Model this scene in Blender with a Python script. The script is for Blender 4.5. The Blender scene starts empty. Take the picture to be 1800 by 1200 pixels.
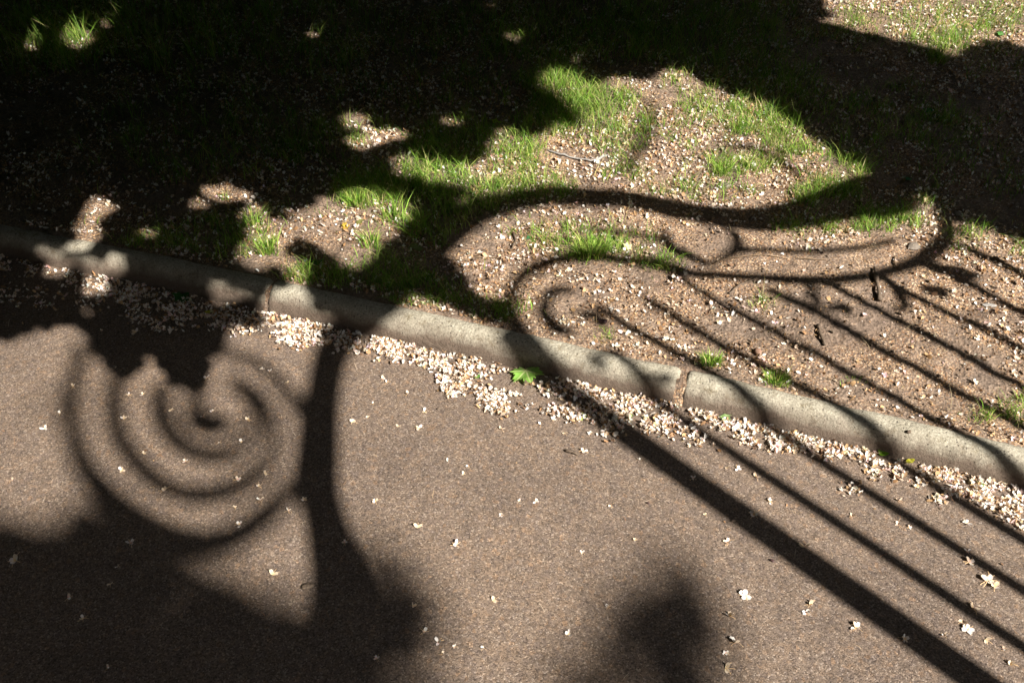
import bpy, math, random
import numpy as np
from mathutils import Vector, Matrix
random.seed(7); rng = np.random.default_rng(11)
scene = bpy.context.scene; COL = scene.collection
R = math.radians
# ------------------------------------------------------------------ camera, sky, sun
CAM_H, PITCH, F = 1.6, R(42.0), 1800.0          # F in photo pixels (photo 1800 x 1200)
cd = bpy.data.cameras.new('camera'); cam = bpy.data.objects.new('camera', cd); COL.objects.link(cam)
cam.location = (0, 0, CAM_H); cam.rotation_euler = (math.pi/2-PITCH, 0, 0)
cd.sensor_width = 36; cd.lens = 36*F/1800; cd.clip_start = 0.02; cd.clip_end = 400
scene.camera = cam
SUN_EL = R(42.0); AZX, AZY = 0.695, -0.719
ce = math.cos(SUN_EL)
SUN = np.array([AZX*ce, AZY*ce, math.sin(SUN_EL)]); SUN /= np.linalg.norm(SUN)
w = bpy.data.worlds.new("World"); scene.world = w; w.use_nodes = True
nt = w.node_tree; bg = nt.nodes['Background']; bg.inputs['Strength'].default_value = 0.10
sky = nt.nodes.new('ShaderNodeTexSky'); sky.sky_type = 'NISHITA'; sky.sun_disc = False
sky.sun_elevation = SUN_EL; sky.sun_rotation = math.atan2(SUN[0], SUN[1])
nt.links.new(sky.outputs[0], bg.inputs[0])
sl = bpy.data.lights.new('sun', 'SUN'); sl.energy = 5.0; sl.angle = R(0.53); sl.color = (1, 0.93, 0.84)
so = bpy.data.objects.new('sun', sl); COL.objects.link(so)
so.rotation_euler = Vector(SUN.tolist()).to_track_quat('Z', 'Y').to_euler()
scene.view_settings.view_transform = 'Standard'; scene.view_settings.look = 'None'
scene.view_settings.exposure = 1.48; scene.view_settings.gamma = 1
scene.cycles.max_bounces = 5; scene.cycles.diffuse_bounces = 3

# ------------------------------------------------------------------ measuring helpers
CP, SP = math.cos(PITCH), math.sin(PITCH)
def ray(px, py):
    px = np.asarray(px, float); py = np.asarray(py, float)
    a = (px-900)/F; b = (600-py)/F
    return a, CP+b*SP, -SP+b*CP
def at_z(px, py, z=0.0):
    x, y, d = ray(px, py); t = (z-CAM_H)/d
    return np.stack([x*t, y*t], -1)
def to_px(P):
    P = np.asarray(P, float); v = P-np.array([0, 0, CAM_H])
    dep = v[..., 1]*CP-v[..., 2]*SP; up = v[..., 1]*SP+v[..., 2]*CP
    dep = np.where(np.abs(dep) < 1e-6, 1e-6, dep)
    return 900+F*v[..., 0]/dep, 600-F*up/dep, dep
# kerb foot line: quadratic y(x) through the measured junction of kerb and asphalt
kp = at_z([0, 130, 480, 700, 870, 1080, 1200, 1500, 1740], [449, 477, 551, 601, 640, 687, 715, 787, 845])
K2 = np.polyfit(kp[:, 0], kp[:, 1], 2)
print('kerb', K2, kp[:,1]-np.polyval(K2,kp[:,0]))
def kerb_y(x): 
    x = np.asarray(x, float)
    xc = np.clip(x, -1.8, 2.2); sl_ = 2*K2[0]*xc+K2[1]
    return np.polyval(K2, xc)+sl_*(x-xc)
def kerb_t(x, y):
    sl_ = 2*K2[0]*np.clip(x, -1.8, 2.2)+K2[1]
    return (y-kerb_y(x))/np.sqrt(1+sl_**2)
KW, KH, SOIL = 0.067, 0.055, 0.042
# value noise
_tab = rng.random((256, 256))
def vnoise(x, y):
    x = np.asarray(x, float); y = np.asarray(y, float)
    xi = np.floor(x).astype(int); yi = np.floor(y).astype(int); fx = x-xi; fy = y-yi
    fx = fx*fx*(3-2*fx); fy = fy*fy*(3-2*fy)
    g = lambda i, j: _tab[i & 255, j & 255]
    return (g(xi, yi)*(1-fx)*(1-fy)+g(xi+1, yi)*fx*(1-fy)+g(xi, yi+1)*(1-fx)*fy+g(xi+1, yi+1)*fx*fy)-0.5
def soil_z(x, y):
    t = kerb_t(x, y)
    z = SOIL+0.018*vnoise(x*2.3+5, y*2.3)+0.012*vnoise(x*7, y*7+9)+0.009*vnoise(x*22, y*22)+0.0055*vnoise(x*55, y*55)+0.0035*vnoise(x*120, y*120)
    edge = np.clip((t-KW)/0.10, 0, 1)
    lip = 0.013*vnoise(x*7, 3.3)+0.007*vnoise(x*23, 8.1)+0.003*vnoise(x*60, y*60)
    zz = (KH-0.003+lip)*(1-edge)+z*edge+0.0*t+(1-edge)*0.0025*vnoise(x*60, y*60)
    return zz+np.clip(t-0.5, 0, 3)*0.015
def surf_z(x, y):
    t = kerb_t(x, y)
    return np.where(t < 0.004, 0.0, np.where(t < KW, KH, soil_z(x, y)))
def ground(px, py):
    """photo pixel -> point on the real surface"""
    px = np.atleast_1d(np.asarray(px, float)); py = np.atleast_1d(np.asarray(py, float))
    z = np.zeros_like(px)
    for _ in range(4):
        p = at_z(px, py, z); t = kerb_t(p[:, 0], p[:, 1])
        z = np.where(t < 0, 0, np.where(t < KW, np.minimum(KH, KH*np.clip(t/0.02, 0, 1)), SOIL+0.006))
    p = at_z(px, py, z)
    return np.column_stack([p, z])

# ------------------------------------------------------------------ materials
def mat(name, rough=0.8):
    m = bpy.data.materials.new(name); m.use_nodes = True
    n = m.node_tree.nodes; b = n['Principled BSDF']; b.inputs['Roughness'].default_value = rough
    b.inputs['Specular IOR Level'].default_value = 0.25
    return m, m.node_tree, b
def node(t, kind, **kw):
    n = t.nodes.new(kind)
    for k, v in kw.items(): setattr(n, k, v)
    return n
def noise(t, scale, detail=4, rough=0.6, vec=None):
    n = node(t, 'ShaderNodeTexNoise'); n.inputs['Scale'].default_value = scale
    n.inputs['Detail'].default_value = detail; n.inputs['Roughness'].default_value = rough
    t.links.new(vec if vec else coord(t), n.inputs['Vector']); return n
def coord(t):
    c = t.nodes.get('TC') or node(t, 'ShaderNodeTexCoord'); c.name = 'TC'; return c.outputs['Object']
def ramp(t, src, stops):
    r = node(t, 'ShaderNodeValToRGB'); e = r.color_ramp.elements
    while len(e) < len(stops): e.new(0.5)
    for i, (p, c) in enumerate(stops):
        e[i].position = p; e[i].color = (c[0], c[1], c[2], 1) if not isinstance(c, (int, float)) else (c, c, c, 1)
    t.links.new(src, r.inputs[0]); return r.outputs[0]
def mix(t, a, b, f, mode='MIX'):
    m = node(t, 'ShaderNodeMix', data_type='RGBA', blend_type=mode)
    for s, v in ((m.inputs[0], f), (m.inputs[6], a), (m.inputs[7], b)):
        if isinstance(v, (int, float)): s.default_value = v
        elif isinstance(v, tuple): s.default_value = (*v, 1)
        else: t.links.new(v, s)
    return m.outputs[2]
def bump(t, b, src, strength, dist, prev=None):
    n = node(t, 'ShaderNodeBump'); n.inputs['Strength'].default_value = strength; n.inputs['Distance'].default_value = dist
    t.links.new(src, n.inputs['Height'])
    if prev: t.links.new(prev, n.inputs['Normal'])
    t.links.new(n.outputs[0], b.inputs['Normal']); return n.outputs[0]

def asphalt_mat():
    m, t, b = mat('asphalt', 0.85)
    v = node(t, 'ShaderNodeTexVoronoi'); v.inputs['Scale'].default_value = 390; t.links.new(coord(t), v.inputs['Vector'])
    v2 = node(t, 'ShaderNodeTexVoronoi'); v2.inputs['Scale'].default_value = 120; t.links.new(coord(t), v2.inputs['Vector'])
    sep = node(t, 'ShaderNodeSeparateColor'); t.links.new(v.outputs['Color'], sep.inputs[0])
    grain = ramp(t, sep.outputs[0], [(0.0, (.062, .046, .035)), (.3, (.116, .088, .067)), (.62, (.146, .111, .085)), (.88, (.182, .139, .107)), (1, (.28, .23, .185))])
    sep2 = node(t, 'ShaderNodeSeparateColor'); t.links.new(v2.outputs['Color'], sep2.inputs[0])
    odd = ramp(t, sep2.outputs[1], [(0, (.85, .85, .9)), (.5, (1, 1, 1)), (.95, (1.05, 1, .95)), (1, (1.3, 1.15, 1.0))])
    c = mix(t, grain, odd, 1.0, 'MULTIPLY')
    big = ramp(t, noise(t, 1.6, 6, .65).outputs[0], [(.3, (.74, .74, .76)), (.5, (1, 1, 1)), (.72, (1.16, 1.13, 1.09))])
    c = mix(t, c, big, 1.0, 'MULTIPLY')
    mid = ramp(t, noise(t, 26, 6, .75).outputs[0], [(.30, (.80, .81, .83)), (.48, (1, 1, 1)), (.72, (1.10, 1.07, 1.04))])
    c = mix(t, c, mid, 1.0, 'MULTIPLY')
    fine = ramp(t, noise(t, 650, 2).outputs[0], [(.35, .82), (.65, 1.18)])
    c = mix(t, c, fine, 1.0, 'MULTIPLY')
    t.links.new(c, b.inputs['Base Color'])
    h = node(t, 'ShaderNodeMath', operation='ADD'); t.links.new(v.outputs['Distance'], h.inputs[0]); t.links.new(noise(t, 160, 3).outputs[0], h.inputs[1])
    inv = node(t, 'ShaderNodeMath', operation='MULTIPLY'); t.links.new(h.outputs[0], inv.inputs[0]); inv.inputs[1].default_value = -1
    bump(t, b, inv.outputs[0], 0.55, 0.0020)
    return m
def soil_mat():
    m, t, b = mat('soil', 0.95)
    n1 = ramp(t, noise(t, 5, 6).outputs[0], [(.3, (.135, .098, .073)), (.7, (.195, .148, .114))])
    n2 = ramp(t, noise(t, 130, 5, .7).outputs[0], [(.3, .6), (.7, 1.35)])
    c = mix(t, n1, n2, 1.0, 'MULTIPLY')
    v = node(t, 'ShaderNodeTexVoronoi'); v.inputs['Scale'].default_value = 150; t.links.new(coord(t), v.inputs['Vector'])
    sep = node(t, 'ShaderNodeSeparateColor'); t.links.new(v.outputs['Color'], sep.inputs[0])
    sp = ramp(t, sep.outputs[0], [(0, .72), (.5, 1.0), (.9, 1.1), (1, 1.5)])
    c = mix(t, c, sp, 1.0, 'MULTIPLY')
    v3 = node(t, 'ShaderNodeTexVoronoi'); v3.inputs['Scale'].default_value = 340; t.links.new(coord(t), v3.inputs['Vector'])
    s3 = node(t, 'ShaderNodeSeparateColor'); t.links.new(v3.outputs['Color'], s3.inputs[0])
    scale_c = ramp(t, s3.outputs[0], [(0, (.10, .05, .028)), (.35, (.24, .13, .065)), (.7, (.42, .28, .16)), (1, (.60, .47, .33))])
    pat = ramp(t, noise(t, 6.5, 6, .7).outputs[0], [(.40, 0.0), (.60, 1.0)])
    has = ramp(t, s3.outputs[1], [(.42, 1.0), (.50, 0.0)])
    c = mix(t, c, scale_c, mix(t, pat, has, 1.0, 'MULTIPLY'))
    t.links.new(c, b.inputs['Base Color'])
    p = bump(t, b, noise(t, 55, 6, .7).outputs[0], 0.8, 0.010)
    bump(t, b, v.outputs['Distance'], 0.6, 0.004, p)
    return m
def kerb_mat():
    m, t, b = mat('kerb_concrete', 0.85)
    c = ramp(t, noise(t, 240, 3, .7).outputs[0], [(.28, (.20, .185, .145)), (.5, (.37, .345, .28)), (.74, (.56, .53, .44))])
    c = mix(t, c, ramp(t, noise(t, 9, 5).outputs[0], [(.25, (.68, .66, .61)), (.5, (.95, .94, .91)), (.75, (1.12, 1.12, 1.1))]), 1.0, 'MULTIPLY')
    v = node(t, 'ShaderNodeTexVoronoi'); v.inputs['Scale'].default_value = 140; v.inputs['Randomness'].default_value = 1
    t.links.new(coord(t), v.inputs['Vector'])
    pore = ramp(t, v.outputs['Distance'], [(.10, .0), (.30, 1.0)])
    sep = node(t, 'ShaderNodeSeparateColor'); t.links.new(v.outputs['Color'], sep.inputs[0])
    has = ramp(t, sep.outputs[0], [(.62, 1.0), (.66, 0.0)])
    pm = mix(t, pore, (1, 1, 1), has)
    c = mix(t, (.05, .045, .038), c, pm)
    stain = ramp(t, noise(t, 32, 7, .8).outputs[0], [(.34, (.55, .50, .41)), (.46, (1, 1, 1))])
    c = mix(t, c, stain, 1.0, 'MULTIPLY')
    # caked soil on the foot of the face (a stain with its own ragged upper edge)
    sx = node(t, 'ShaderNodeSeparateXYZ'); t.links.new(coord(t), sx.inputs[0])
    a = node(t, 'ShaderNodeMath', operation='MULTIPLY_ADD'); t.links.new(noise(t, 14, 6, .7).outputs[0], a.inputs[0]); a.inputs[1].default_value = 0.060
    t.links.new(sx.outputs[2], a.inputs[2])
    dm = node(t, 'ShaderNodeMapRange'); t.links.new(a.outputs[0], dm.inputs[0]); dm.inputs[1].default_value = 0.056; dm.inputs[2].default_value = 0.086
    dirt = ramp(t, noise(t, 200, 3, .7).outputs[0], [(.3, (.10, .075, .056)), (.7, (.17, .13, .10))])
    c = mix(t, dirt, c, dm.outputs[0])
    t.links.new(c, b.inputs['Base Color'])
    p = bump(t, b, pm, 0.6, 0.003)
    p = bump(t, b, noise(t, 45, 6, .75).outputs[0], 0.9, 0.008, p)
    bump(t, b, noise(t, 190, 5, .75).outputs[0], 1.0, 0.004, p)
    return m
def attr_mat(name, rough=0.7, trans=0.3, tcol=(1, 1, 1)):
    m, t, b = mat(name, rough)
    a = node(t, 'ShaderNodeAttribute'); a.attribute_name = 'Col'
    t.links.new(a.outputs['Color'], b.inputs['Base Color'])
    tr = node(t, 'ShaderNodeBsdfTranslucent'); t.links.new(mix(t, a.outputs['Color'], tcol, 1.0, 'MULTIPLY'), tr.inputs[0])
    ms = node(t, 'ShaderNodeMixShader'); ms.inputs[0].default_value = trans
    t.links.new(b.outputs[0], ms.inputs[1]); t.links.new(tr.outputs[0], ms.inputs[2])
    t.links.new(ms.outputs[0], t.nodes['Material Output'].inputs[0])
    return m
def plain_mat(name, c1, c2, scale=60, rough=0.7, bs=0.4, bd=0.002, metal=0.0):
    m, t, b = mat(name, rough); b.inputs['Metallic'].default_value = metal
    n = noise(t, scale, 5)
    t.links.new(ramp(t, n.outputs[0], [(.3, c1), (.7, c2)]), b.inputs['Base Color'])
    bump(t, b, n.outputs[0], bs, bd); return m
M = dict(asphalt=asphalt_mat(), soil=soil_mat(), kerb=kerb_mat(),
         petal=attr_mat('petal', .6, .25), grass=attr_mat('grass_blade', .5, .35, (1.0, 1.25, .5)), leaf=attr_mat('leaf_green', .42, .3, (1.1, 1.3, .5)),
         twig=plain_mat('twig_bark', (.055, .04, .03), (.16, .12, .085), 260), paletwig=plain_mat('dry_stem', (.13, .09, .055), (.24, .17, .11), 260),
         stone=plain_mat('pebble', (.16, .095, .065), (.27, .17, .12), 90), darkleaf=plain_mat('dead_leaf', (.03, .017, .016), (.075, .042, .04), 120, .5),
         greystone=plain_mat('grey_chip', (.13, .11, .09), (.21, .18, .15), 90), feather=plain_mat('feather', (.16, .15, .14), (.34, .33, .31), 300, .7),
         iron=plain_mat('iron', (.018, .018, .020), (.035, .034, .034), 50, .45, .3, .001, .6), bark=plain_mat('bark', (.045, .032, .022), (.12, .088, .062), 22, .9, 1, .02),
         crown=attr_mat('crown_leaf', .5, .12, (1, 1.3, .5)))

# ------------------------------------------------------------------ object helpers
def link(o, parent=None):
    COL.objects.link(o)
    if parent: o.parent = parent
    return o
def mesh_obj(name, V, Fc, m, parent=None, cols=None, smooth=True, loc=None):
    me = bpy.data.meshes.new(name)
    V = np.asarray(V, np.float32)
    if loc is not None: V = V-np.asarray(loc, np.float32)
    if isinstance(Fc, np.ndarray):
        k = Fc.shape[1]; me.vertices.add(len(V)); me.vertices.foreach_set('co', V.ravel())
        me.loops.add(Fc.size); me.loops.foreach_set('vertex_index', Fc.ravel().astype(np.int32))
        me.polygons.add(len(Fc)); me.polygons.foreach_set('loop_start', np.arange(0, Fc.size, k, dtype=np.int32))
        me.polygons.foreach_set('loop_total', np.full(len(Fc), k, np.int32)); me.update(calc_edges=True)
    else:
        me.from_pydata(V.tolist(), [], Fc); me.update()
    if smooth: me.polygons.foreach_set('use_smooth', np.ones(len(me.polygons), bool))
    if cols is not None:
        ca = me.color_attributes.new('Col', 'FLOAT_COLOR', 'POINT')
        c4 = np.column_stack([cols, np.ones(len(cols))]).astype(np.float32); ca.data.foreach_set('color', c4.ravel())
    if isinstance(m, (list, tuple)):
        for q in m: me.materials.append(q)
    else: me.materials.append(m)
    o = bpy.data.objects.new(name, me)
    if loc is not None: o.location = tuple(float(q) for q in loc)
    return link(o, parent)
def tag(o, label=None, cat=None, group=None, kind=None):
    for k, v in (('label', label), ('category', cat), ('group', group), ('kind', kind)):
        if v: o[k] = v
    return o
def empty(name, loc):
    o = bpy.data.objects.new(name, None); o.location = tuple(float(q) for q in loc); o.empty_display_size = .05; return link(o)
def tube(pts, rad, n=8):
    """pts (k,3), rad (k,) -> verts, faces"""
    pts = np.asarray(pts, float); rad = np.broadcast_to(np.asarray(rad, float), (len(pts),))
    V = []; Fs = []
    for i, p in enumerate(pts):
        d = pts[min(i+1, len(pts)-1)]-pts[max(i-1, 0)]; d /= max(np.linalg.norm(d), 1e-9)
        a = np.cross(d, [0, 0, 1.0] if abs(d[2]) < .9 else [1.0, 0, 0]); a /= np.linalg.norm(a); b_ = np.cross(d, a)
        for k in range(n):
            th = 2*math.pi*k/n; V.append(p+rad[i]*(math.cos(th)*a+math.sin(th)*b_))
    for i in range(len(pts)-1):
        for k in range(n): Fs.append((i*n+k, i*n+(k+1) % n, (i+1)*n+(k+1) % n, (i+1)*n+k))
    Fs.append(tuple(range(n))[::-1]); Fs.append(tuple(range((len(pts)-1)*n, len(pts)*n)))
    return V, Fs
def smooth_path(P, k=6):
    """Catmull-Rom over rows of P"""
    P = np.asarray(P, float)
    if len(P) < 3: return P
    Q = np.vstack([2*P[0]-P[1], P, 2*P[-1]-P[-2]]); out = []
    for i in range(1, len(Q)-2):
        for s in np.arange(k)/k:
            a, b_, c, d = Q[i-1], Q[i], Q[i+1], Q[i+2]
            out.append(0.5*((2*b_)+(c-a)*s+(2*a-5*b_+4*c-d)*s*s+(-a+3*b_-3*c+d)*s**3))
    out.append(P[-1]); return np.array(out)

# ------------------------------------------------------------------ SETTING: road, verge soil, kerb
def grid(x0, x1, y0f, ny, dx, fy):
    pass
# asphalt path: fine near strip plus far sheet, edge follows the kerb line
xs = np.concatenate([[-60, -20, -8, -4], np.arange(-2.6, 3.2, .05), [4, 8, 20, 60]])
rows = []
for off in (0.03, -0.5, -1.5, -4, -12, -60):
    rows.append(np.column_stack([xs, np.maximum(kerb_y(xs), -30)+off, np.zeros_like(xs)]))
V = np.vstack(rows); n = len(xs); nr = len(rows)
Fc = np.array([(r*n+i, (r+1)*n+i, (r+1)*n+i+1, r*n+i+1) for r in range(nr-1) for i in range(n-1)])
tag(mesh_obj('asphalt_path', V, Fc, M['asphalt']), 'brown grey worn asphalt path with fine aggregate', kind='structure')
# soil verge: parametrised by (x, t) from the back of the kerb
xs = np.concatenate([[-60, -20, -8, -4], np.arange(-2.6, 3.4, .0085), [4, 8, 20, 60]])
ts = np.concatenate([np.arange(0.042, 3.0, .0078), [3.2, 4, 7, 15, 60]])
X, T = np.meshgrid(xs, ts)
Y = kerb_y(X)+T*np.sqrt(1+K2[1]**2)
Z = soil_z(X, Y); Z = np.where(T < .067, Z-0.035*np.clip((.067-T)/.025, 0, 1)**1.6, Z)
V = np.column_stack([X.ravel(), Y.ravel(), Z.ravel()]); n = len(xs)
ii, jj = np.meshgrid(np.arange(n-1), np.arange(len(ts)-1)); q = (jj*n+ii).ravel()
Fc = np.column_stack([q, q+1, q+n+1, q+n])
tag(mesh_obj('soil_ground', V, Fc, M['soil']), 'bare brown soil verge behind the kerb', kind='structure')

# kerb stones
def kerb_profile():
    pr = [(0.0, -.06), (0.0, 0.0), (.0015, .014), (.005, .028), (.011, .040), (.019, .049), (.029, .056), (.041, .0605), (.053, .0605), (.063, .060), (.070, .057), (.075, .050), (.077, .04), (.077, -.06)]
    return [(a*.88, b*.94 if b > 0 else b) for a, b in pr]
def px_to_x(px, py): return float(ground([px], [py])[0, 0])
def kerb_stone(x0, x1, label):
    pr = kerb_profile(); L = x1-x0; nx = int(L/.006)
    s = x0+L*(np.arange(nx+1)/nx)
    V = []
    tcen = sum(p[0] for p in pr)/len(pr)
    for i, x in enumerate(s):
        e = min(x-x0, x1-x); rnd = 0.006*max(0, 1-e/.010)**2
        slp = 2*K2[0]*np.clip(x, -1.8, 2.2)+K2[1]; nn = np.array([-slp, 1.0])/math.hypot(slp, 1)
        for (t, z) in pr:
            dz = 0
            if z > 0.01:
                dz = 0.006*vnoise(x*8+1.7, t*18)+0.0035*vnoise(x*30, t*50)+.0022*vnoise(x*95, t*120)
                z2 = z+dz-rnd*(z/.06); t2 = t+0.006*vnoise(x*9+40, z*20+3)*(1 if t < .05 else .3)+(rnd*.8 if t < .04 else -rnd*.6)+((.004*vnoise(x*40, z*60)+.0025*vnoise(x*100, z*130)) if t < .05 else 0)
            else: z2, t2 = z, t
            V.append((x+nn[0]*t2, float(kerb_y(x))+nn[1]*t2, z2))
    k = len(pr); Fs = []
    for i in range(nx):
        for j in range(k-1): Fs.append((i*k+j, (i+1)*k+j, (i+1)*k+j+1, i*k+j+1))
    Fs.append(tuple(range(k))); Fs.append(tuple(range(nx*k, nx*k+k))[::-1])
    o = mesh_obj('kerb_stone', V, Fs, M['kerb'], loc=((x0+x1)/2, float(kerb_y((x0+x1)/2)), 0))
    tag(o, label, 'kerb stone', 'kerb stones between path and verge'); return o
j1 = px_to_x(472, 537); j2 = px_to_x(1185, 685); G_ = .007
kerb_stone(j1-3.0, j1-G_/2, 'weathered concrete kerb stone lying mostly in leaf shade, left of the first joint')
kerb_stone(j1+G_/2, j2-G_, 'sunlit middle kerb stone between the two joints, behind the green maple leaf')
kerb_stone(j2+G_, j2+3.0, 'pale sunlit kerb stone crossed by thin bar shadows, right of the wide joint')
# soil packed in the joints
for jx, wd in ((j1, .012), (j2, .022)):
    slp = 2*K2[0]*jx+K2[1]; nn = np.array([-slp, 1.0])/math.hypot(slp, 1)
    V = []; 
    for i in range(6):
        x = jx-wd/2+wd*i/5
        for j in range(12):
            t = -0.004+.09*j/11; z = min(.050, .012+t*1.6)+.006*float(vnoise(x*300, t*200))
            V.append((x+nn[0]*t, float(kerb_y(x))+nn[1]*t, z))
    Fs = [(i*12+j, (i+1)*12+j, (i+1)*12+j+1, i*12+j+1) for i in range(5) for j in range(11)]
    tag(mesh_obj('soil_in_joint', V, Fs, M['soil']), kind='structure')

# ------------------------------------------------------------------ scattered small stuff
def rand_rot(n, tilt=0.5):
    """random rotation matrices: spin about z, tilt about a random axis"""
    a = rng.random(n)*2*math.pi; b_ = rng.normal(0, tilt, n); c = rng.random(n)*2*math.pi
    def rz(t): z = np.zeros_like(t); o = np.ones_like(t); return np.stack([np.stack([np.cos(t), -np.sin(t), z], -1), np.stack([np.sin(t), np.cos(t), z], -1), np.stack([z, z, o], -1)], -2)
    def rx(t): z = np.zeros_like(t); o = np.ones_like(t); return np.stack([np.stack([o, z, z], -1), np.stack([z, np.cos(t), -np.sin(t)], -1), np.stack([z, np.sin(t), np.cos(t)], -1)], -2)
    return rz(a) @ rx(b_) @ rz(c)
def petal_tmpl(nu=3, nv=3, L=1.0, W=.62, cup=.35, curl=.4, ruffle=.08):
    V = []
    for i in range(nu+1):
        u = i/nu; wid = W*(0.28+0.72*math.sin(math.pi*min(1, u*.62+.08)))*(1 if u < .85 else .72)
        for j in range(nv+1):
            v = j/nv*2-1
            V.append((u*L, v*wid*.5, cup*(v*v)*wid*.5+curl*u*u*L*.5+ruffle*random.uniform(-1, 1)*u))
    Fs = [(i*(nv+1)+j, (i+1)*(nv+1)+j, (i+1)*(nv+1)+j+1, i*(nv+1)+j+1) for i in range(nu) for j in range(nv)]
    return np.array(V), np.array(Fs)
def flower_tmpl(full=True):
    V = []; Fs = []; C = []
    n = random.choice([3, 4, 5]) if full else 2
    a0 = random.random()*6
    for k in range(n):
        pv, pf = petal_tmpl(3, 2, random.uniform(.8, 1.1), random.uniform(.6, .8), random.uniform(.1, .6), random.uniform(-.1, 1.1), .12)
        th = a0+k*2*math.pi/max(n, 3)+random.uniform(-.4, .4); tl = random.uniform(-.1, .7)
        Rm = np.array(Matrix.Rotation(th, 3, 'Z') @ Matrix.Rotation(-tl, 3, 'Y'))
        q = pv @ Rm.T+np.array([0, 0, .08]); Fs.append(pf+sum(len(a) for a in V)); V.append(q)
        base = np.array(random.choice([(.84, .81, .77), (.82, .78, .71), (.80, .73, .69), (.70, .58, .44)]))
        r_ = np.clip(1-np.hypot(pv[:, 0], 0)/.38, 0, 1)[:, None]
        tint = np.array(random.choice([(.75, .30, .28), (.80, .55, .18), (.78, .62, .35)]))
        C.append(base*(1-r_)+tint*r_)
    for k in range(random.choice([3, 5, 6])):
        th = random.random()*6.28; e = random.uniform(.9, 1.5); up = random.uniform(.1, .7)
        d = np.array([math.cos(th), math.sin(th), 0]); s = np.array([-d[1], d[0], 0])*.035
        P = [np.zeros(3)+[0, 0, .1], d*e*.5+[0, 0, up*.7+.1], d*e+[0, 0, up*.5+.05]]
        v = np.array([P[0]-s, P[0]+s, P[1]-s, P[1]+s, P[2]-s, P[2]+s]); f = np.array([(0, 1, 3, 2), (2, 3, 5, 4)])
        Fs.append(f+sum(len(a) for a in V)); V.append(v); C.append(np.tile((.72, .50, .28), (6, 1)))
    return np.vstack(V), np.vstack(Fs), np.vstack(C)
PET = [petal_tmpl(2, 2, 1, random.uniform(.6, 1.05), random.uniform(.1, 1.3), random.uniform(-.3, 1.6), .22) for _ in range(12)]
FLK = [petal_tmpl(2, 1, 1, random.uniform(.3, .95), random.uniform(-.5, 1.4), random.uniform(-1.2, 1.8), .3) for _ in range(12)]
FLO = [flower_tmpl() for _ in range(8)]
class Bag:
    def __init__(s): s.V = []; s.F = []; s.C = []; s.n = 0
    def add(s, V, Fq, C): s.V.append(V); s.F.append(Fq+s.n); s.C.append(C); s.n += len(V)
    def scatter(s, tmpls, P, size, tilt, cols, tcols=False):
        which = rng.integers(0, len(tmpls), len(P))
        for k, tm in enumerate(tmpls):
            m_ = which == k; n = int(m_.sum())
            if not n: continue
            v = tm[0]; v = v-[v[:, 0].mean(), v[:, 1].mean(), 0]
            Rm = rand_rot(n, tilt)
            q = np.einsum('nij,vj->nvi', Rm, v)*size[m_][:, None, None]
            q[:, :, 2] -= q[:, :, 2].min(axis=1)[:, None]*.9
            q += P[m_][:, None, :]
            f = (tm[1][None]+(np.arange(n)*len(v))[:, None, None]).reshape(-1, 4)
            c = np.repeat(cols[m_][:, None, :], len(v), 1)
            if tcols: c = c*tm[2][None]
            s.add(q.reshape(-1, 3), f, c.reshape(-1, 3))
    def build(s, name, m): return mesh_obj(name, np.vstack(s.V), np.vstack(s.F), m, cols=np.vstack(s.C))
def palette(n, pal, wts, jit=.12):
    pal = np.array(pal); wts = np.array(wts)/sum(wts); c = pal[rng.choice(len(pal), n, p=wts)]
    return np.clip(c*(1+rng.normal(0, jit, (n, 1))), .01, .92)
WHITE = [(.80, .77, .72), (.74, .67, .59), (.62, .49, .37), (.52, .34, .18), (.33, .19, .095), (.17, .10, .06), (.68, .48, .44)]
W_DRIFT = [.22, .23, .20, .15, .09, .06, .05]
W_LAWN = [.03, .08, .18, .24, .26, .20, .01]
def ell(list_):
    out = []
    for (cx, cy, rx, ry, ang, n) in list_:
        r_ = np.sqrt(rng.random(n)); th = rng.random(n)*2*math.pi
        r_ = r_*(1+rng.normal(0, .10, n))
        a = R(ang); u = r_*np.cos(th)*rx; v = r_*np.sin(th)*ry
        out.append(np.column_stack([cx+u*math.cos(a)-v*math.sin(a), cy+u*math.sin(a)+v*math.cos(a)]))
    return np.vstack(out)
def drop(pxs, lift=.0015):
    """photo positions -> points on the true surface"""
    g = ground(pxs[:, 0], pxs[:, 1]); z = surf_z(g[:, 0], g[:, 1])
    return np.column_stack([g[:, 0], g[:, 1], z+lift])
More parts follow.
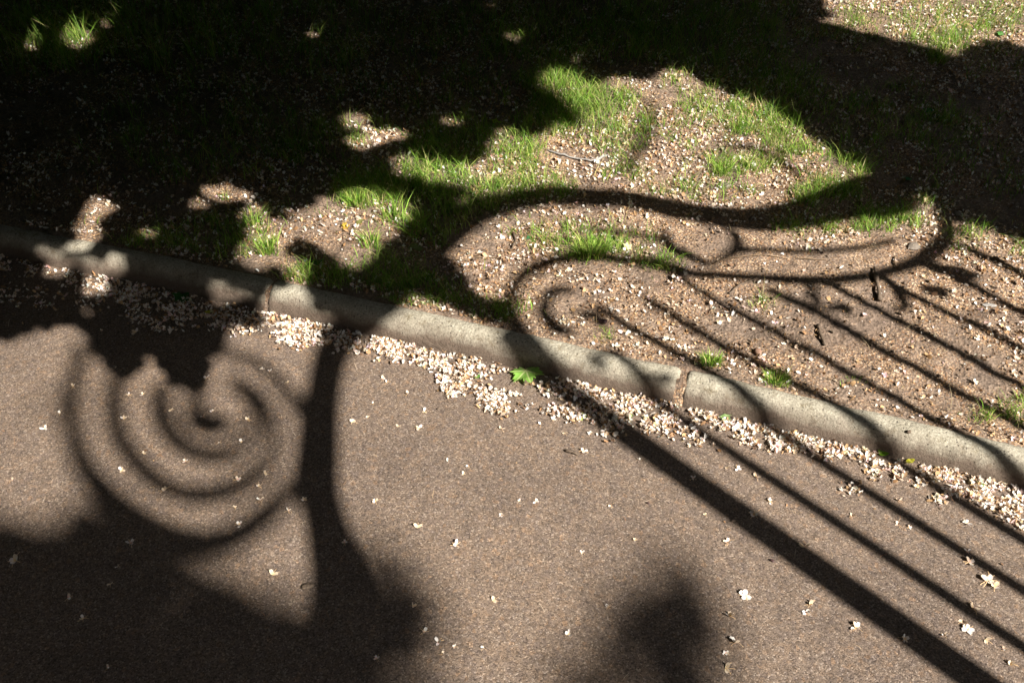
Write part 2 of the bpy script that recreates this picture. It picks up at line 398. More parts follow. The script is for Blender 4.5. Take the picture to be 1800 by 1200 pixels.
# petal drift along the kerb foot : (cx, cy, rx, ry, angle, n)
DRIFT = [(-60, 455, 60, 18, 10, 200), (-180, 440, 80, 18, 10, 260), (-330, 415, 90, 18, 10, 260), (1880, 925, 50, 26, 20, 260), (1980, 955, 60, 26, 18, 300), (2120, 990, 80, 24, 18, 300), (2280, 1030, 80, 24, 18, 260), (25, 470, 45, 16, 10, 130), (60, 525, 60, 20, 8, 150), (105, 480, 30, 18, 12, 150), (160, 505, 30, 32, 10, 190), (215, 515, 30, 26, 14, 180),
         (270, 540, 60, 34, 20, 460), (350, 545, 70, 26, 12, 330), (430, 565, 55, 22, 16, 300), (500, 575, 30, 24, 18, 220), (530, 590, 30, 24, 20, 260),
         (580, 592, 40, 24, 16, 260), (640, 600, 45, 16, 14, 240), (700, 615, 40, 14, 14, 200), (690, 628, 25, 10, 14, 90), (745, 632, 28, 14, 14, 120), (790, 642, 34, 16, 14, 170),
         (845, 640, 40, 14, 14, 120), (800, 676, 24, 17, 0, 230), (835, 668, 18, 12, 0, 110), (868, 706, 30, 15, 28, 240), (890, 722, 14, 10, 20, 50),
         (925, 700, 18, 12, 20, 40), (965, 690, 30, 14, 20, 90), (985, 715, 34, 16, 20, 120), (1005, 735, 14, 12, 20, 70), (1025, 690, 40, 18, 30, 190), (1060, 720, 45, 26, 30, 380),
         (1060, 755, 26, 10, 30, 60), (1130, 712, 45, 24, 18, 330), (1150, 745, 40, 18, 15, 200), (1190, 735, 14, 8, 15, 30), (1225, 720, 34, 20, 15, 200), (1270, 735, 30, 18, 15, 110),
         (1215, 765, 18, 10, 15, 25), (1240, 780, 20, 8, 15, 22), (1315, 757, 36, 20, 15, 240), (1355, 772, 34, 18, 15, 200), (1400, 775, 30, 14, 14, 150), (1430, 790, 34, 14, 20, 170), (1460, 790, 30, 10, 14, 90),
         (1500, 785, 26, 10, 14, 100), (1535, 790, 24, 8, 14, 70), (1545, 840, 32, 10, 0, 80), (1540, 810, 20, 8, 14, 50), (1570, 825, 16, 16, 0, 50), (1600, 812, 20, 14, 14, 60), (1640, 825, 40, 20, 16, 260),
         (1690, 848, 46, 24, 22, 380), (1750, 870, 44, 24, 24, 330), (1800, 900, 34, 26, 24, 220), (1660, 880, 16, 8, 20, 30), (1500, 862, 12, 10, 40, 36), (1645, 878, 14, 7, 0, 22), (1620, 848, 12, 8, 0, 20), (1780, 915, 12, 8, 0, 14)]
dp = ell([(a, b, c*1.15, d*1.15, e, int(f*1.2)) for a, b, c, d, e, f in DRIFT]); dp = dp+rng.normal(0, 1, dp.shape)*[7, 4]
P = drop(dp, .0); P = P[vnoise(P[:, 0]*38, P[:, 1]*38) > -.30+.25*rng.random(len(P))]
ok = kerb_t(P[:, 0], P[:, 1]) < .003; P = P[ok]; P[:, 2] = rng.random(len(P))*.005+.0006
rng.shuffle(P)
bag = Bag(); n = len(P); nf = int(n*.16)
bag.scatter(FLO, P[:nf], rng.uniform(.0042, .0072, nf), .5, np.clip(1+rng.normal(0, .06, (nf, 3)), .7, 1.06), True)
bag.scatter(PET, P[nf:int(n*.75)], rng.uniform(.0042, .0098, int(n*.75)-nf), .35, palette(int(n*.75)-nf, WHITE, W_DRIFT))
bag.scatter(FLK, P[int(n*.75):], rng.uniform(.004, .011, n-int(n*.75)), .6, palette(n-int(n*.75), WHITE, [.08, .12, .2, .25, .2, .14, .01]))
tag(bag.build('petal_drift', M['petal']), 'drift of cream and tan blossom petals heaped along the kerb foot', 'petals', kind='stuff')

# general litter on the verge and a sprinkle on the asphalt
def px_uniform(n, x0=-700, x1=2500, y0=-160, y1=1500):
    n = int(n*1.45); gx = rng.uniform(-3.9, 4.4, n*3); gy = rng.uniform(.4, 5.2, n*3)
    u, v, d = to_px(np.column_stack([gx, gy, np.full(len(gx), .03)]))
    ok = (u > x0) & (u < x1) & (v > y0) & (v < y1) & (d > 0)
    return np.column_stack([gx, gy])[ok][:n], np.column_stack([u, v])[ok][:n]
BARE = [(1480, 610, 330, 110, 22, .42), (1540, 600, 230, 70, 25, .30), (1250, 430, 70, 35, 0, .25), (1130, 560, 90, 40, 30, .5), (1480, 460, 110, 22, 0, .35), (1700, 560, 110, 60, 25, .6), (850, 430, 45, 40, 0, .5), (590, 430, 40, 30, 0, .5),
        (980, 520, 60, 40, 0, .6), (1170, 180, 60, 25, 10, .5), (1600, 700, 200, 22, 22, .5), (1700, 480, 90, 30, 20, .8), (120, 380, 200, 30, 0, .5), (60, 200, 120, 60, 0, .5), (1330, 470, 80, 12, 0, .6)]
RICH = [(1280, 280, 190, 80, 10, 2.6), (1000, 300, 110, 40, 0, 1.8), (1300, 410, 200, 18, 0, 1.6), (1220, 610, 60, 30, 15, 1.8), (1290, 630, 60, 30, 15, 1.8), (1440, 560, 60, 40, 30, 1.5), (1600, 60, 180, 60, 0, 1.4), (940, 410, 90, 30, 10, 1.3), (860, 505, 25, 16, 0, 2.2),
        (1000, 600, 90, 26, 14, 1.8), (1520, 410, 110, 26, 0, 1.7), (1640, 430, 50, 30, 20, 1.6), (1640, 690, 18, 26, 30, 3.5), (760, 540, 90, 14, 14, 3), (620, 450, 22, 18, 0, 2), (1620, 620, 40, 30, 30, 1.2), (1760, 640, 40, 60, 0, 1.6), (1330, 560, 60, 20, 30, 1.4), (1480, 590, 14, 30, 60, 2.2)]
def dens(uv):
    d = np.ones(len(uv))
    for (cx, cy, rx, ry, a, f) in BARE+RICH:
        c, s = math.cos(R(a)), math.sin(R(a)); x = uv[:, 0]-cx; y = uv[:, 1]-cy
        q = ((x*c+y*s)/rx)**2+((-x*s+y*c)/ry)**2
        wgt = np.clip(1.4-q, 0, 1); d *= (1-wgt)+wgt*f
    return d
bag = Bag()
g, uv = px_uniform(330000)
t = kerb_t(g[:, 0], g[:, 1])
k = (t > KW+.004) & (rng.random(len(g)) < np.clip(dens(uv)*.46*(1+2.2*vnoise(g[:, 0]*8, g[:, 1]*8)+2.2*vnoise(g[:, 0]*24, g[:, 1]*24)), 0, 1)*1.25)
g = g[k]; P = np.column_stack([g, surf_z(g[:, 0], g[:, 1])+.0008+rng.random(len(g))*.002]); n = len(P); a, b_ = int(n*.045), int(n*.19)
print('litter', n)
bag.scatter(FLO, P[:a], rng.uniform(.0045, .0075, a), .6, np.clip(1+rng.normal(0, .08, (a, 3)), .6, 1.05), True)
bag.scatter(PET, P[a:b_], rng.uniform(.005, .010, b_-a), .9, palette(b_-a, WHITE, [.14, .20, .24, .20, .12, .08, .02]))
bag.scatter(FLK, P[b_:], np.clip(rng.lognormal(-5.52, .44, n-b_), .002, .012), 1.1, palette(n-b_, WHITE, W_LAWN))
# asphalt sprinkle: small brown bits
g, uv = px_uniform(9000); t = kerb_t(g[:, 0], g[:, 1])
k = (t < -.0) & (rng.random(len(g)) < np.clip(.02+.5*np.exp(t/.07), 0, 1)); g = g[k]
P = np.column_stack([g, np.full(len(g), .0006)]); n = len(P)
bag.scatter(FLK, P, rng.uniform(.002, .0065, n), .3, palette(n, WHITE, [.08, .12, .15, .25, .22, .17, .01]))
tag(bag.build('petal_litter', M['petal']), 'fallen petals and dry scales scattered over the soil verge', 'petals', kind='stuff')

g, uv = px_uniform(26000); t = kerb_t(g[:, 0], g[:, 1])
shade_w = np.clip((1050-uv[:, 0])/500, .25, 1)*np.where(uv[:, 1] < 520, 1, .25)
k = (t > KW+.004) & (rng.random(len(g)) < .17*shade_w*np.clip(1+2.6*vnoise(g[:, 0]*5+2, g[:, 1]*5+7), 0, 2)); g = g[k]
P = np.column_stack([g, surf_z(g[:, 0], g[:, 1])+.003]); n = len(P); a = int(n*.45); bag = Bag(); print('white', n)
bag.scatter(FLO, P[:a], rng.uniform(.005, .0085, a), .5, np.clip(1+rng.normal(0, .05, (a, 3)), .8, 1.06), True)
bag.scatter(PET, P[a:], rng.uniform(.006, .012, n-a), .6, palette(n-a, WHITE[:3], [.6, .3, .1]))
tag(bag.build('white_petals', M['petal']), 'fresh white petals dotted over the verge, thickest in the shade', 'petals', kind='stuff')

# crumbs of soil
def crumb_tmpl():
    V = np.array([(0, 0, 1), (1, 0, 0), (0, 1, 0), (-1, 0, 0), (0, -1, 0), (0, 0, -1)], float)*rng.uniform(.6, 1.2, (6, 1))*[1, .8, .65]
    return V, np.array([(0, 1, 2, 2), (0, 2, 3, 3), (0, 3, 4, 4), (0, 4, 1, 1), (5, 2, 1, 1), (5, 3, 2, 2), (5, 4, 3, 3), (5, 1, 4, 4)])
def tri(b):
    V = np.vstack(b.V); Fq = np.vstack(b.F)[:, :3]; return V, Fq, np.vstack(b.C)
g, uv = px_uniform(42000); t = kerb_t(g[:, 0], g[:, 1])
k = (t > KW) & (rng.random(len(g)) < .55) | ((t < 0) & (t > -.05) & (rng.random(len(g)) < .5)); g = g[k]
P = np.column_stack([g, surf_z(g[:, 0], g[:, 1])-.0005]); bag = Bag()
bag.scatter([crumb_tmpl() for _ in range(5)], P, np.abs(rng.normal(.0010, .0019, len(P)))+.0008, 1.5, palette(len(P), [(.16, .12, .09), (.21, .16, .125), (.11, .08, .06)], [.5, .3, .2]))
V, Ft, C = tri(bag); tag(mesh_obj('soil_crumbs', V, Ft, M['petal'], cols=C, smooth=False), 'small crumbs of dry soil on the verge', 'soil', kind='stuff')

# ------------------------------------------------------------------ grass
def blades(base, L, wd, lean, col, seg=3, az=None):
    n = len(base); az = rng.random(n)*2*math.pi if az is None else az
    d = np.column_stack([np.cos(az), np.sin(az), np.zeros(n)])
    fa = rng.random(n)*math.pi; s = np.column_stack([np.cos(fa), np.sin(fa), np.zeros(n)])
    V = np.zeros((n, (seg+1)*2, 3)); C = np.zeros((n, (seg+1)*2, 3))
    for i in range(seg+1):
        u = i/seg; bend = lean*u*u; h = u*np.sqrt(np.clip(1-(lean*u*.62)**2, .08, 1))
        p = base+d*(bend*L)[:, None]+np.column_stack([np.zeros(n), np.zeros(n), h*L])
        ww = (wd*(1-.93*u**1.6)*.5)[:, None]*s
        V[:, 2*i] = p-ww; V[:, 2*i+1] = p+ww
        C[:, 2*i] = C[:, 2*i+1] = col*(0.85+.3*u)
    f = np.array([(2*i, 2*i+1, 2*i+3, 2*i+2) for i in range(seg)])
    F_ = (f[None]+(np.arange(n)*(seg+1)*2)[:, None, None]).reshape(-1, 4)
    return V.reshape(-1, 3), F_, C.reshape(-1, 3)
GP = [(.13, .25, .030), (.22, .37, .055), (.07, .15, .022), (.33, .38, .10), (.46, .40, .19)]
def grass_cols(n, dry=.06): return palette(n, GP, [.24, .3, .14, .24, dry*1.6], .25)
# patches: cx, cy, rx, ry, n, blade length
GR = [(1600, 50, 170, 50, 520, .04), (1760, 30, 60, 30, 160, .04), (1660, 90, 50, 22, 160, .05), (640, 340, 60, 22, 320, .05), (760, 300, 60, 45, 500, .05), (700, 330, 40, 30, 240, .05), (800, 250, 70, 40, 480, .045), (900, 270, 60, 45, 520, .045), (975, 160, 50, 28, 420, .05),
      (1060, 180, 60, 24, 420, .045), (1030, 215, 70, 34, 480, .045), (960, 200, 60, 40, 400, .05), (1090, 250, 40, 40, 200, .04), (1250, 205, 70, 20, 260, .035), (1330, 215, 60, 26, 420, .04), (1375, 260, 40, 26, 240, .04), (1300, 290, 70, 16, 320, .035),
      (1250, 250, 100, 40, 200, .03), (930, 330, 90, 22, 360, .045), (820, 350, 60, 30, 340, .05), (760, 390, 60, 40, 300, .05), (1020, 405, 120, 20, 240, .035), (1450, 340, 60, 26, 420, .04), (1550, 390, 70, 22, 400, .038), (1500, 300, 30, 14, 120, .04),
      (1420, 400, 60, 14, 160, .035), (1640, 60, 70, 50, 360, .04), (1740, 40, 60, 30, 160, .035), (1500, 50, 40, 30, 160, .035), (1000, 60, 260, 60, 1500, .06), (1230, 60, 200, 60, 1600, .06), (1300, 150, 160, 50, 700, .045),
      (1500, 230, 180, 60, 700, .04), (560, 160, 320, 110, 900, .05), (350, 250, 200, 80, 600, .05), (250, 60, 250, 70, 1100, .11), (60, 50, 120, 80, 420, .11), (560, 60, 160, 70, 600, .08), (560, 240, 80, 40, 260, .05), (900, 120, 120, 50, 360, .05),
      (380, 420, 100, 40, 380, .04), (250, 440, 80, 20, 240, .035), (560, 490, 60, 24, 320, .04), (680, 480, 70, 36, 320, .04), (740, 500, 70, 20, 260, .035), (640, 310, 60, 20, 200, .045), (880, 545, 50, 14, 160, .03),
      (700, 530, 30, 8, 70, .025), (800, 530, 60, 10, 130, .03), (1060, 590, 16, 10, 30, .02), (1060, 440, 70, 14, 200, .04), (1160, 460, 40, 16, 120, .035), (1230, 330, 90, 20, 200, .035), (1380, 160, 60, 40, 240, .045),
      (960, 420, 40, 12, 60, .03), (1340, 530, 14, 10, 30, .03), (1490, 665, 10, 6, 10, .02), (1720, 730, 22, 10, 30, .025), (1790, 720, 20, 26, 90, .03), (1780, 440, 30, 14, 40, .03), (1700, 420, 40, 20, 90, .035), (140, 100, 60, 30, 160, .06),
      (1150, 230, 40, 30, 80, .04), (1100, 310, 50, 20, 120, .035), (1700, 300, 120, 80, 300, .035), (1600, 200, 100, 60, 260, .04), (1760, 120, 60, 30, 100, .035), (1680, 240, 60, 60, 120, .04)]
bag = Bag()
for (cx, cy, rx, ry, n, L) in GR:
    n = int(n*1.85)
    # clumped
    nc = max(2, n//12); cen = ell([(cx, cy, rx, ry, 0, nc)])
    pp = cen[rng.integers(0, nc, n)]+rng.normal(0, 1, (n, 2))*[8.5, 5]
    P = drop(pp, -.002); k = kerb_t(P[:, 0], P[:, 1]) > KW+.003; P = P[k]; n2 = len(P)
    if not n2: continue
    bag.add(*blades(P, L*np.clip(rng.lognormal(-.35, .45, n2), .2, 1.7), rng.uniform(.0011, .0027, n2), rng.uniform(.15, 1.0, n2)**.7, grass_cols(n2)))
# thin cover everywhere on the verge
g, uv = px_uniform(30000); k = (kerb_t(g[:, 0], g[:, 1]) > KW+.01) & (rng.random(len(g)) < .55*np.clip(.3+2*vnoise(g[:, 0]*4+3, g[:, 1]*4), 0, 1)*np.where(uv[:, 1] < 420, 1, .08)*np.clip(dens(uv), .1, 1)); g = g[k]
P = np.column_stack([g, surf_z(g[:, 0], g[:, 1])-.002]); n = len(P)
bag.add(*blades(P, rng.uniform(.012, .04, n), rng.uniform(.001, .0022, n), rng.uniform(.2, .98, n), grass_cols(n, .14)))
# dry straw lying flat
g, uv = px_uniform(9000); k = (kerb_t(g[:, 0], g[:, 1]) > KW+.01) & (rng.random(len(g)) < .16); g = g[k]
P = np.column_stack([g, surf_z(g[:, 0], g[:, 1])+.002]); n = len(P)
bag.add(*blades(P, rng.uniform(.012, .045, n), rng.uniform(.0006, .0014, n), np.full(n, .99), palette(n, [(.42, .33, .2), (.5, .42, .26), (.22, .15, .09)], [.4, .3, .3])))
g, uv = px_uniform(3000); g = g[kerb_t(g[:, 0], g[:, 1]) < -.005][:380]; n = len(g)
hb = Bag(); hb.add(*blades(np.column_stack([g, np.full(n, .0012)]), rng.uniform(.006, .018, n), rng.uniform(.0005, .0009, n), np.full(n, .995), palette(n, [(.5, .36, .2), (.42, .2, .09), (.62, .52, .38), (.16, .1, .06)], [.35, .25, .25, .15]), 4))
tag(hb.build('fallen_stamens', M['petal']), 'hair thin dry stamens scattered over the asphalt', 'stamens', kind='stuff')
tag(bag.build('grass', M['grass']), 'thin patchy green grass growing over the verge', 'grass', kind='stuff')
# well defined tufts are things of their own
TUFTS = [(447, 392, 22, 80, .055, 'bright grass tuft in the sun patch above the left kerb joint, the higher of two'),
         (472, 440, 26, 150, .045, 'sunlit grass tuft just above the left kerb joint'),
         (628, 358, 24, 110, .05, 'grass tuft at the top of the sun patch left of centre'),
         (690, 382, 22, 70, .06, 'tall upright grass tuft on the right rim of the sun patch left of centre'),
         (650, 430, 22, 90, .045, 'grass tuft in the lower right of the sun patch left of centre'),
         (1250, 638, 24, 150, .03, 'small green grass tuft behind the kerb beside the wide joint'),
         (1365, 668, 30, 170, .028, 'spreading grass tuft touching the kerb under the thin bar shadows'),
         (140, 70, 20, 60, .08, 'lone tall grass tuft lit in the dark upper left corner'),
         (1645, 108, 22, 90, .05, 'grass tuft at the low point of the sunny upper right corner'),
         (1040, 437, 38, 300, .04, 'wide grass tuft crossed by the scroll shadow above the kerb middle'),
         (1270, 300, 22, 90, .045, 'grass tuft in the middle of the large sunny oval'),
         (975, 150, 34, 150, .05, 'bright grass tuft at the upper left edge of the large sunny area'),
         (1140, 215, 12, 26, .06, 'slim grass tuft standing in the thin curved shadow line'),
         (395, 345, 10, 24, .03, 'tiny grass tuft in the small light spot at left'),
         (1740, 733, 14, 20, .03, 'sparse little grass tuft near the right edge above the kerb')]
for (cx, cy, rx, n, L, lab) in TUFTS:
    pp = np.column_stack([cx+rx*.42*np.clip(rng.normal(0, 1, n), -1.5, 1.5), cy+rx*.24*np.clip(rng.normal(0, 1, n), -1.5, 1.5)]); P = drop(pp, -.003)
    k = kerb_t(P[:, 0], P[:, 1]) > KW; P = P[k]; c = P.mean(0)
    az = np.arctan2(P[:, 1]-c[1], P[:, 0]-c[0])+rng.normal(0, .5, len(P))
    n = len(P); v, f, cc = blades(P, L*rng.uniform(.5, 1.2, n), rng.uniform(.0015, .0030, n), rng.uniform(.1, .85, n), grass_cols(n, .03)*1.1, 4, az)
    tag(mesh_obj('grass_tuft', v, f, M['grass'], cols=cc, loc=(c[0], c[1], c[2])), lab, 'grass tuft', 'grass tufts on the verge')

# ------------------------------------------------------------------ single blossoms (individual things)
FM = []
for k in range(10):
    v, f, c = flower_tmpl(k % 4 != 3); v[:, 2] -= v[:, 2].min()
    me = bpy.data.meshes.new('blossom'); me.from_pydata(v.tolist(), [], f.tolist()); me.update()
    me.polygons.foreach_set('use_smooth', np.ones(len(me.polygons), bool))
    ca = me.color_attributes.new('Col', 'FLOAT_COLOR', 'POINT'); ca.data.foreach_set('color', np.column_stack([c, np.ones(len(c))]).astype(np.float32).ravel())
    me.materials.append(M['petal']); FM.append(me)
def blossom(px, py, size, label, group=None, mesh=None, tilt=.25, lift=0):
    p = drop(np.array([[px, py]]), .0004+lift)[0]
    o = bpy.data.objects.new('fallen_blossom', mesh or random.choice(FM)); COL.objects.link(o)
    o.location = tuple(float(q) for q in p); s = size; o.scale = (s, s, s)
    o.rotation_euler = (random.gauss(0, tilt), random.gauss(0, tilt), random.random()*6.28)
    tag(o, label, 'blossom', group); return o
LONE = [(735, 927, 13, 'upright white blossom with a sharp dark shadow, centre of the open asphalt'), (801, 957, 12, 'broad white blossom on the asphalt right below the upright white one'),
        (660, 882, 9, 'white blossom just right of the thick dark band, level with the spiral bottom'), (823, 818, 8, 'white blossom beside a rust flake on mid asphalt'), (815, 832, 6, 'small tilted petal under the blossom beside the rust flake'),
        (914, 880, 6, 'small round white petal, left of a close pair on mid asphalt'), (943, 881, 8, 'white blossom, right of a close pair on mid asphalt'), (881, 906, 7, 'starry cream blossom below the close pair on mid asphalt'),
        (1073, 888, 8, 'cream curled blossom on the asphalt below the dark twig'), (1023, 971, 7, 'small white petal on the sunny lower middle asphalt'), (1116, 949, 6, 'tiny bright petal right of lower middle asphalt'),
        (867, 1056, 10, 'pinkish white blossom near the middle of the bottom edge'), (746, 1110, 10, 'bluish blossom at the bottom, upper left of a small scatter'), (771, 1128, 10, 'rusty cream blossom in the small scatter at the bottom'),
        (799, 1136, 6, 'round white petal at the right of the small bottom scatter'), (777, 1149, 6, 'curled cream petal lowest in the small bottom scatter'), (850, 1139, 7, 'flat cream petal alone near the bottom, right of the scatter'),
        (1000, 1113, 9, 'pink and white blossom at the bottom, in front of the right soft shade'), (1070, 1067, 8, 'white two-petal blossom above the right soft shade'), (727, 1065, 8, 'starry blossom in the soft shade near the bottom of the dark band'),
        (662, 1157, 8, 'dim pale petal in the shade at the very bottom'), (606, 953, 8, 'bluish blossom lying within the thick dark band'), (480, 1010, 13, 'large white blossom in the dim strip left of the dark band'),
        (230, 955, 12, 'bluish white blossom in deep shade under the spiral shadow'), (27, 986, 14, 'large pale blue petal in the shade at the left edge'), (194, 1026, 9, 'dim white and pink blossom in the lower left shade'),
        (146, 1087, 9, 'small blue-white petal in the lower left shade'), (207, 996, 7, 'thin crooked petal strip in the lower left shade'), (120, 1050, 9, 'dull brownish blossom in the lower left shade'), (189, 1172, 6, 'tiny pale petal at the bottom left'),
        (283, 798-2, 0, ''), (252, 798, 9, 'white blossom on the lower left turn of the spiral shadow'), (215, 826, 9, 'cream blossom under the spiral shadow, between two dark rings'), (268, 856, 9, 'tan starry blossom on the outer spiral ring, left of a pair'),
        (289, 862, 10, 'pale blossom on the outer spiral ring, right of a pair'), (326, 811, 9, 'bright blossom inside the spiral shadow below its core'), (387, 777, 6, 'round white petal just under the spiral core'), (425, 777, 10, 'pink centred blossom right of the spiral core'),
        (437, 737, 9, 'orange tinted blossom right above the pink centred one'), (357, 732, 8, 'greyish petal on the dark spiral core'), (373, 723, 7, 'brownish petal just above the spiral core'), (418, 843, 10, 'cream bell shaped blossom on the lower right of the spiral'),
        (466, 833, 9, 'white blossom between the spiral shadow and the dark band'), (455, 854, 8, 'orange and cream blossom between spiral and band, middle of three'), (458, 879, 11, 'bright white blossom between spiral and band, lowest of three'), (413, 893, 8, 'orange stamen bits under the spiral'),
        (421, 921, 9, 'pale flat petal on the bottom of the outer spiral ring'), (507, 898, 10, 'white blossom with pink mark left of the dark band'), (535, 878, 8, 'bluish petal at the left rim of the dark band'), (300, 726-6, 8, 'tan dry blossom in the upper spiral'),
        (218, 735, 8, 'tan curled blossom left in the spiral shadow'), (227, 694, 7, 'white petal in the spiral top, left of a close pair'), (253, 693, 9, 'white blossom in the spiral top, right of a close pair'), (363, 665, 11, 'bluish white blossom at the tip of the dark lobe above the spiral core'),
        (461, 649, 7, 'small white petal right of the lobe, left of a pair'), (474, 652, 6, 'tiny white petal right of the lobe, right of a pair'), (507, 672, 9, 'white blossom left of the dark band near its top'), (79, 753, 10, 'cream blossom in the pale asphalt at far left'),
        (106, 726, 8, 'thin white petal above the far left cream blossom'), (129, 679, 8, 'white petal with orange stalk at left above the spiral'), (22, 844, 7, 'small white petal near the left edge of the pale asphalt'), (238, 584, 12, 'starry white blossom in the dark band of shade under the drift'),
        (178, 581, 6, 'tiny petal in the dark shade left of the starry blossom'), (327, 563, 7, 'triangular white petal below the shaded petal drift'), (388, 569, 11, 'pink tinged blossom below the shaded petal drift'), (204, 646, 4, 'tiny white dot petal inside the dark lobe'),
        (716, 693, 9, 'white blossom on the asphalt below the drift, left of the petal clump'), (748, 724, 10, 'cream blossom on the asphalt, left of a black chip'), (700, 750, 9, 'starry white blossom right of the dark band, middle of a row of three'), (736, 753, 10, 'round white blossom right of the dark band, end of a row of three'),
        (619, 742, 10, 'white blossom touching the right rim of the dark band'), (646, 734, 6, 'little cream petal right of the dark band'), (672, 666, 9, 'cream pair of petals just below the kerb drift'), (680, 672, 7, 'tan petal beside the cream pair below the kerb drift'),
        (628, 623, 9, 'white petal directly under the drift beside the dark band'), (655, 710, 6, 'flat white petal on the asphalt near the dark band'), (881, 754, 9, 'yellowish star blossom alone below the petal clumps'), (973, 736, 9, 'round white blossom between two petal clumps'),
        (949, 747, 9, 'cream petal group on the asphalt under the maple leaf'), (992, 761, 8, 'white petal on the asphalt under the petal clumps'), (1026, 794, 11, 'bright white blossom touching the dark twig'), (1037, 762, 8, 'white petals at the edge of the thick slanting shadow'), (1124, 809, 8, 'white petal pair at the lower rim of the thick slanting shadow'),
        (1279, 953, 12, 'white blossom left below the thick slanting shadow'), (1218, 840, 8, 'dim blossom inside the upper part of the thick slanting shadow'), (1325, 905, 12, 'tan and white blossom on the upper rim of the thick slanting shadow'), (1413, 961, 14, 'white and purple blossom on the thick slanting shadow'),
        (1310, 1047, 14, 'cream blossom cluster with stamens under the thick slanting shadow, upper left'), (1283, 1083, 12, 'white and pink blossom near the bottom, above two more'), (1292, 1130, 16, 'spread tan and white blossom near the bottom under the thick shadow'), (1276, 1147, 7, 'single white petal just under the spread tan blossom'),
        (1276, 1174, 13, 'pink hearted white blossom at the bottom edge'), (1425, 1062, 10, 'cream and tan blossom with stalk under the thick slanting shadow'), (1418, 1077, 10, 'pink marked white blossom under the thick slanting shadow'), (1505, 1105, 13, 'long white petal at the lower right under the thick shadow'),
        (1590, 1122, 10, 'dim petal inside the lower part of the thick slanting shadow'), (1693, 1092, 12, 'plump white blossom at lower right, upper of a pair'), (1700, 1106, 13, 'white blossom with tan edge at lower right, lower of a pair'), (1733, 1124, 10, 'small white blossom near the lower right corner'),
        (1776, 1168, 11, 'starry cream blossom near the lower right corner'), (1703, 988, 14, 'white blossom on the second slanting bar shadow from the bottom'), (1735, 1020, 18, 'wide heap-like blossom with pink and tan at the right, beside the bar shadow'), (1748, 1030, 14, 'white starry blossom right under the wide pink and tan one'),
        (1700, 970, 10, 'cream blossom just above the one on the bar shadow'), (1710, 1068, 12, 'orange and purple withered blossom at the right'), (1329, 838, 11, 'white blossom between the two lowest slanting shadows at top'), (1277, 822, 9, 'cream blossom near the top of the thick slanting shadow'),
        (1297, 824, 9, 'rusty blossom right of the cream one near the top of the thick shadow'), (1355, 882, 9, 'yellowish blossom between slanting shadows'), (1497, 908, 9, 'cream flat blossom between the second and third slanting shadows'), (1579, 921, 9, 'pinkish blossom by the third slanting shadow, left of a pair'),
        (1598, 927, 7, 'white petal by the third slanting shadow, right of a pair'), (1699, 920, 11, 'white and orange blossom between the third and fourth slanting shadows'), (1766, 918, 12, 'white blossom under the drift at the right edge'), (1580, 880, 9, 'dim blossom on the third slanting bar shadow'),
        (1763, 1140, 6, 'tiny cream petal in the lower right corner'), (1660, 1117, 8, 'tan dry petal at the lower right'), (1240, 905, 6, 'small cream petal just left of the thick slanting shadow')]
for (px, py, s, lab) in LONE:
    if s: blossom(px, py, s*.00086, lab)
dsel = dp[rng.choice(len(dp), 400, replace=False)]; gsel = drop(dsel)
dsel = dsel[(kerb_t(gsel[:, 0], gsel[:, 1]) < -.006) & (dsel[:, 1] < 900)][:170]
for (px, py) in dsel:
    blossom(px, py, random.uniform(.0048, .0068), 'whole cream blossom among the petal drift at the kerb foot', 'whole blossoms lying in the petal drift', tilt=.5, lift=.005)

# ------------------------------------------------------------------ leaves, twigs, stones
def leaf_mesh(outline, veins, col, vein_col, fold=.1, seed=0, nr=5):
    """outline: closed list of (x,y) about the leaf base/centre; radial grid with curl"""
    O = smooth_path(np.array(outline+[outline[0]], float), 3)[:-1]; n = len(O); V = [(0, 0, 0)]; C = [vein_col]
    va = [math.atan2(v[1], v[0]) for v in veins]
    for r_ in range(1, nr+1):
        f = r_/nr
        for (x, y) in O:
            a = math.atan2(y, x); dv = min(abs((a-q+math.pi) % (2*math.pi)-math.pi) for q in va)*math.hypot(x, y)*f
            vein = math.exp(-(dv/.035)**2)*(1-.5*f)
            z = fold*(.25*math.hypot(x, y)*f+.6*math.hypot(x*f, y*f)**2*math.sin(3*a+seed))-.06*vein*f+.05*math.sin(9*x*f+seed)*f
            V.append((x*f, y*f, z)); C.append(tuple(np.array(col)*(1-vein)*random.uniform(.9, 1.1)+np.array(vein_col)*vein))
    Fs = [(0, 1+i, 1+(i+1) % n) for i in range(n)]
    for r_ in range(nr-1):
        for i in range(n): Fs.append((1+r_*n+i, 1+(r_+1)*n+i, 1+(r_+1)*n+(i+1) % n, 1+r_*n+(i+1) % n))
    return np.array(V), Fs, np.array(C)
def maple_outline():
    tips = [(-152, .60), (-98, .80), (-48, 1.0), (0, 1.12), (48, 1.0), (98, .80), (152, .60)]; out = []
    for i, (a, l) in enumerate(tips):
        a = R(a); da = R(11)
        for s, rr in ((-2.0, .72), (-1.6, .84), (-1.25, .74), (-.75, .86), (0, 1.0), (.75, .86), (1.25, .74), (1.6, .84), (2.0, .72)):
            sc = .62 if l < .7 else 1
            out.append((math.cos(a+da*s*sc)*l*rr, math.sin(a+da*s*sc)*l*rr))
        if i < 6:
            am = (a+R(tips[i+1][0]))/2; out.append((math.cos(am)*.64, math.sin(am)*.64))
    out.append((-.07, .0)); return out
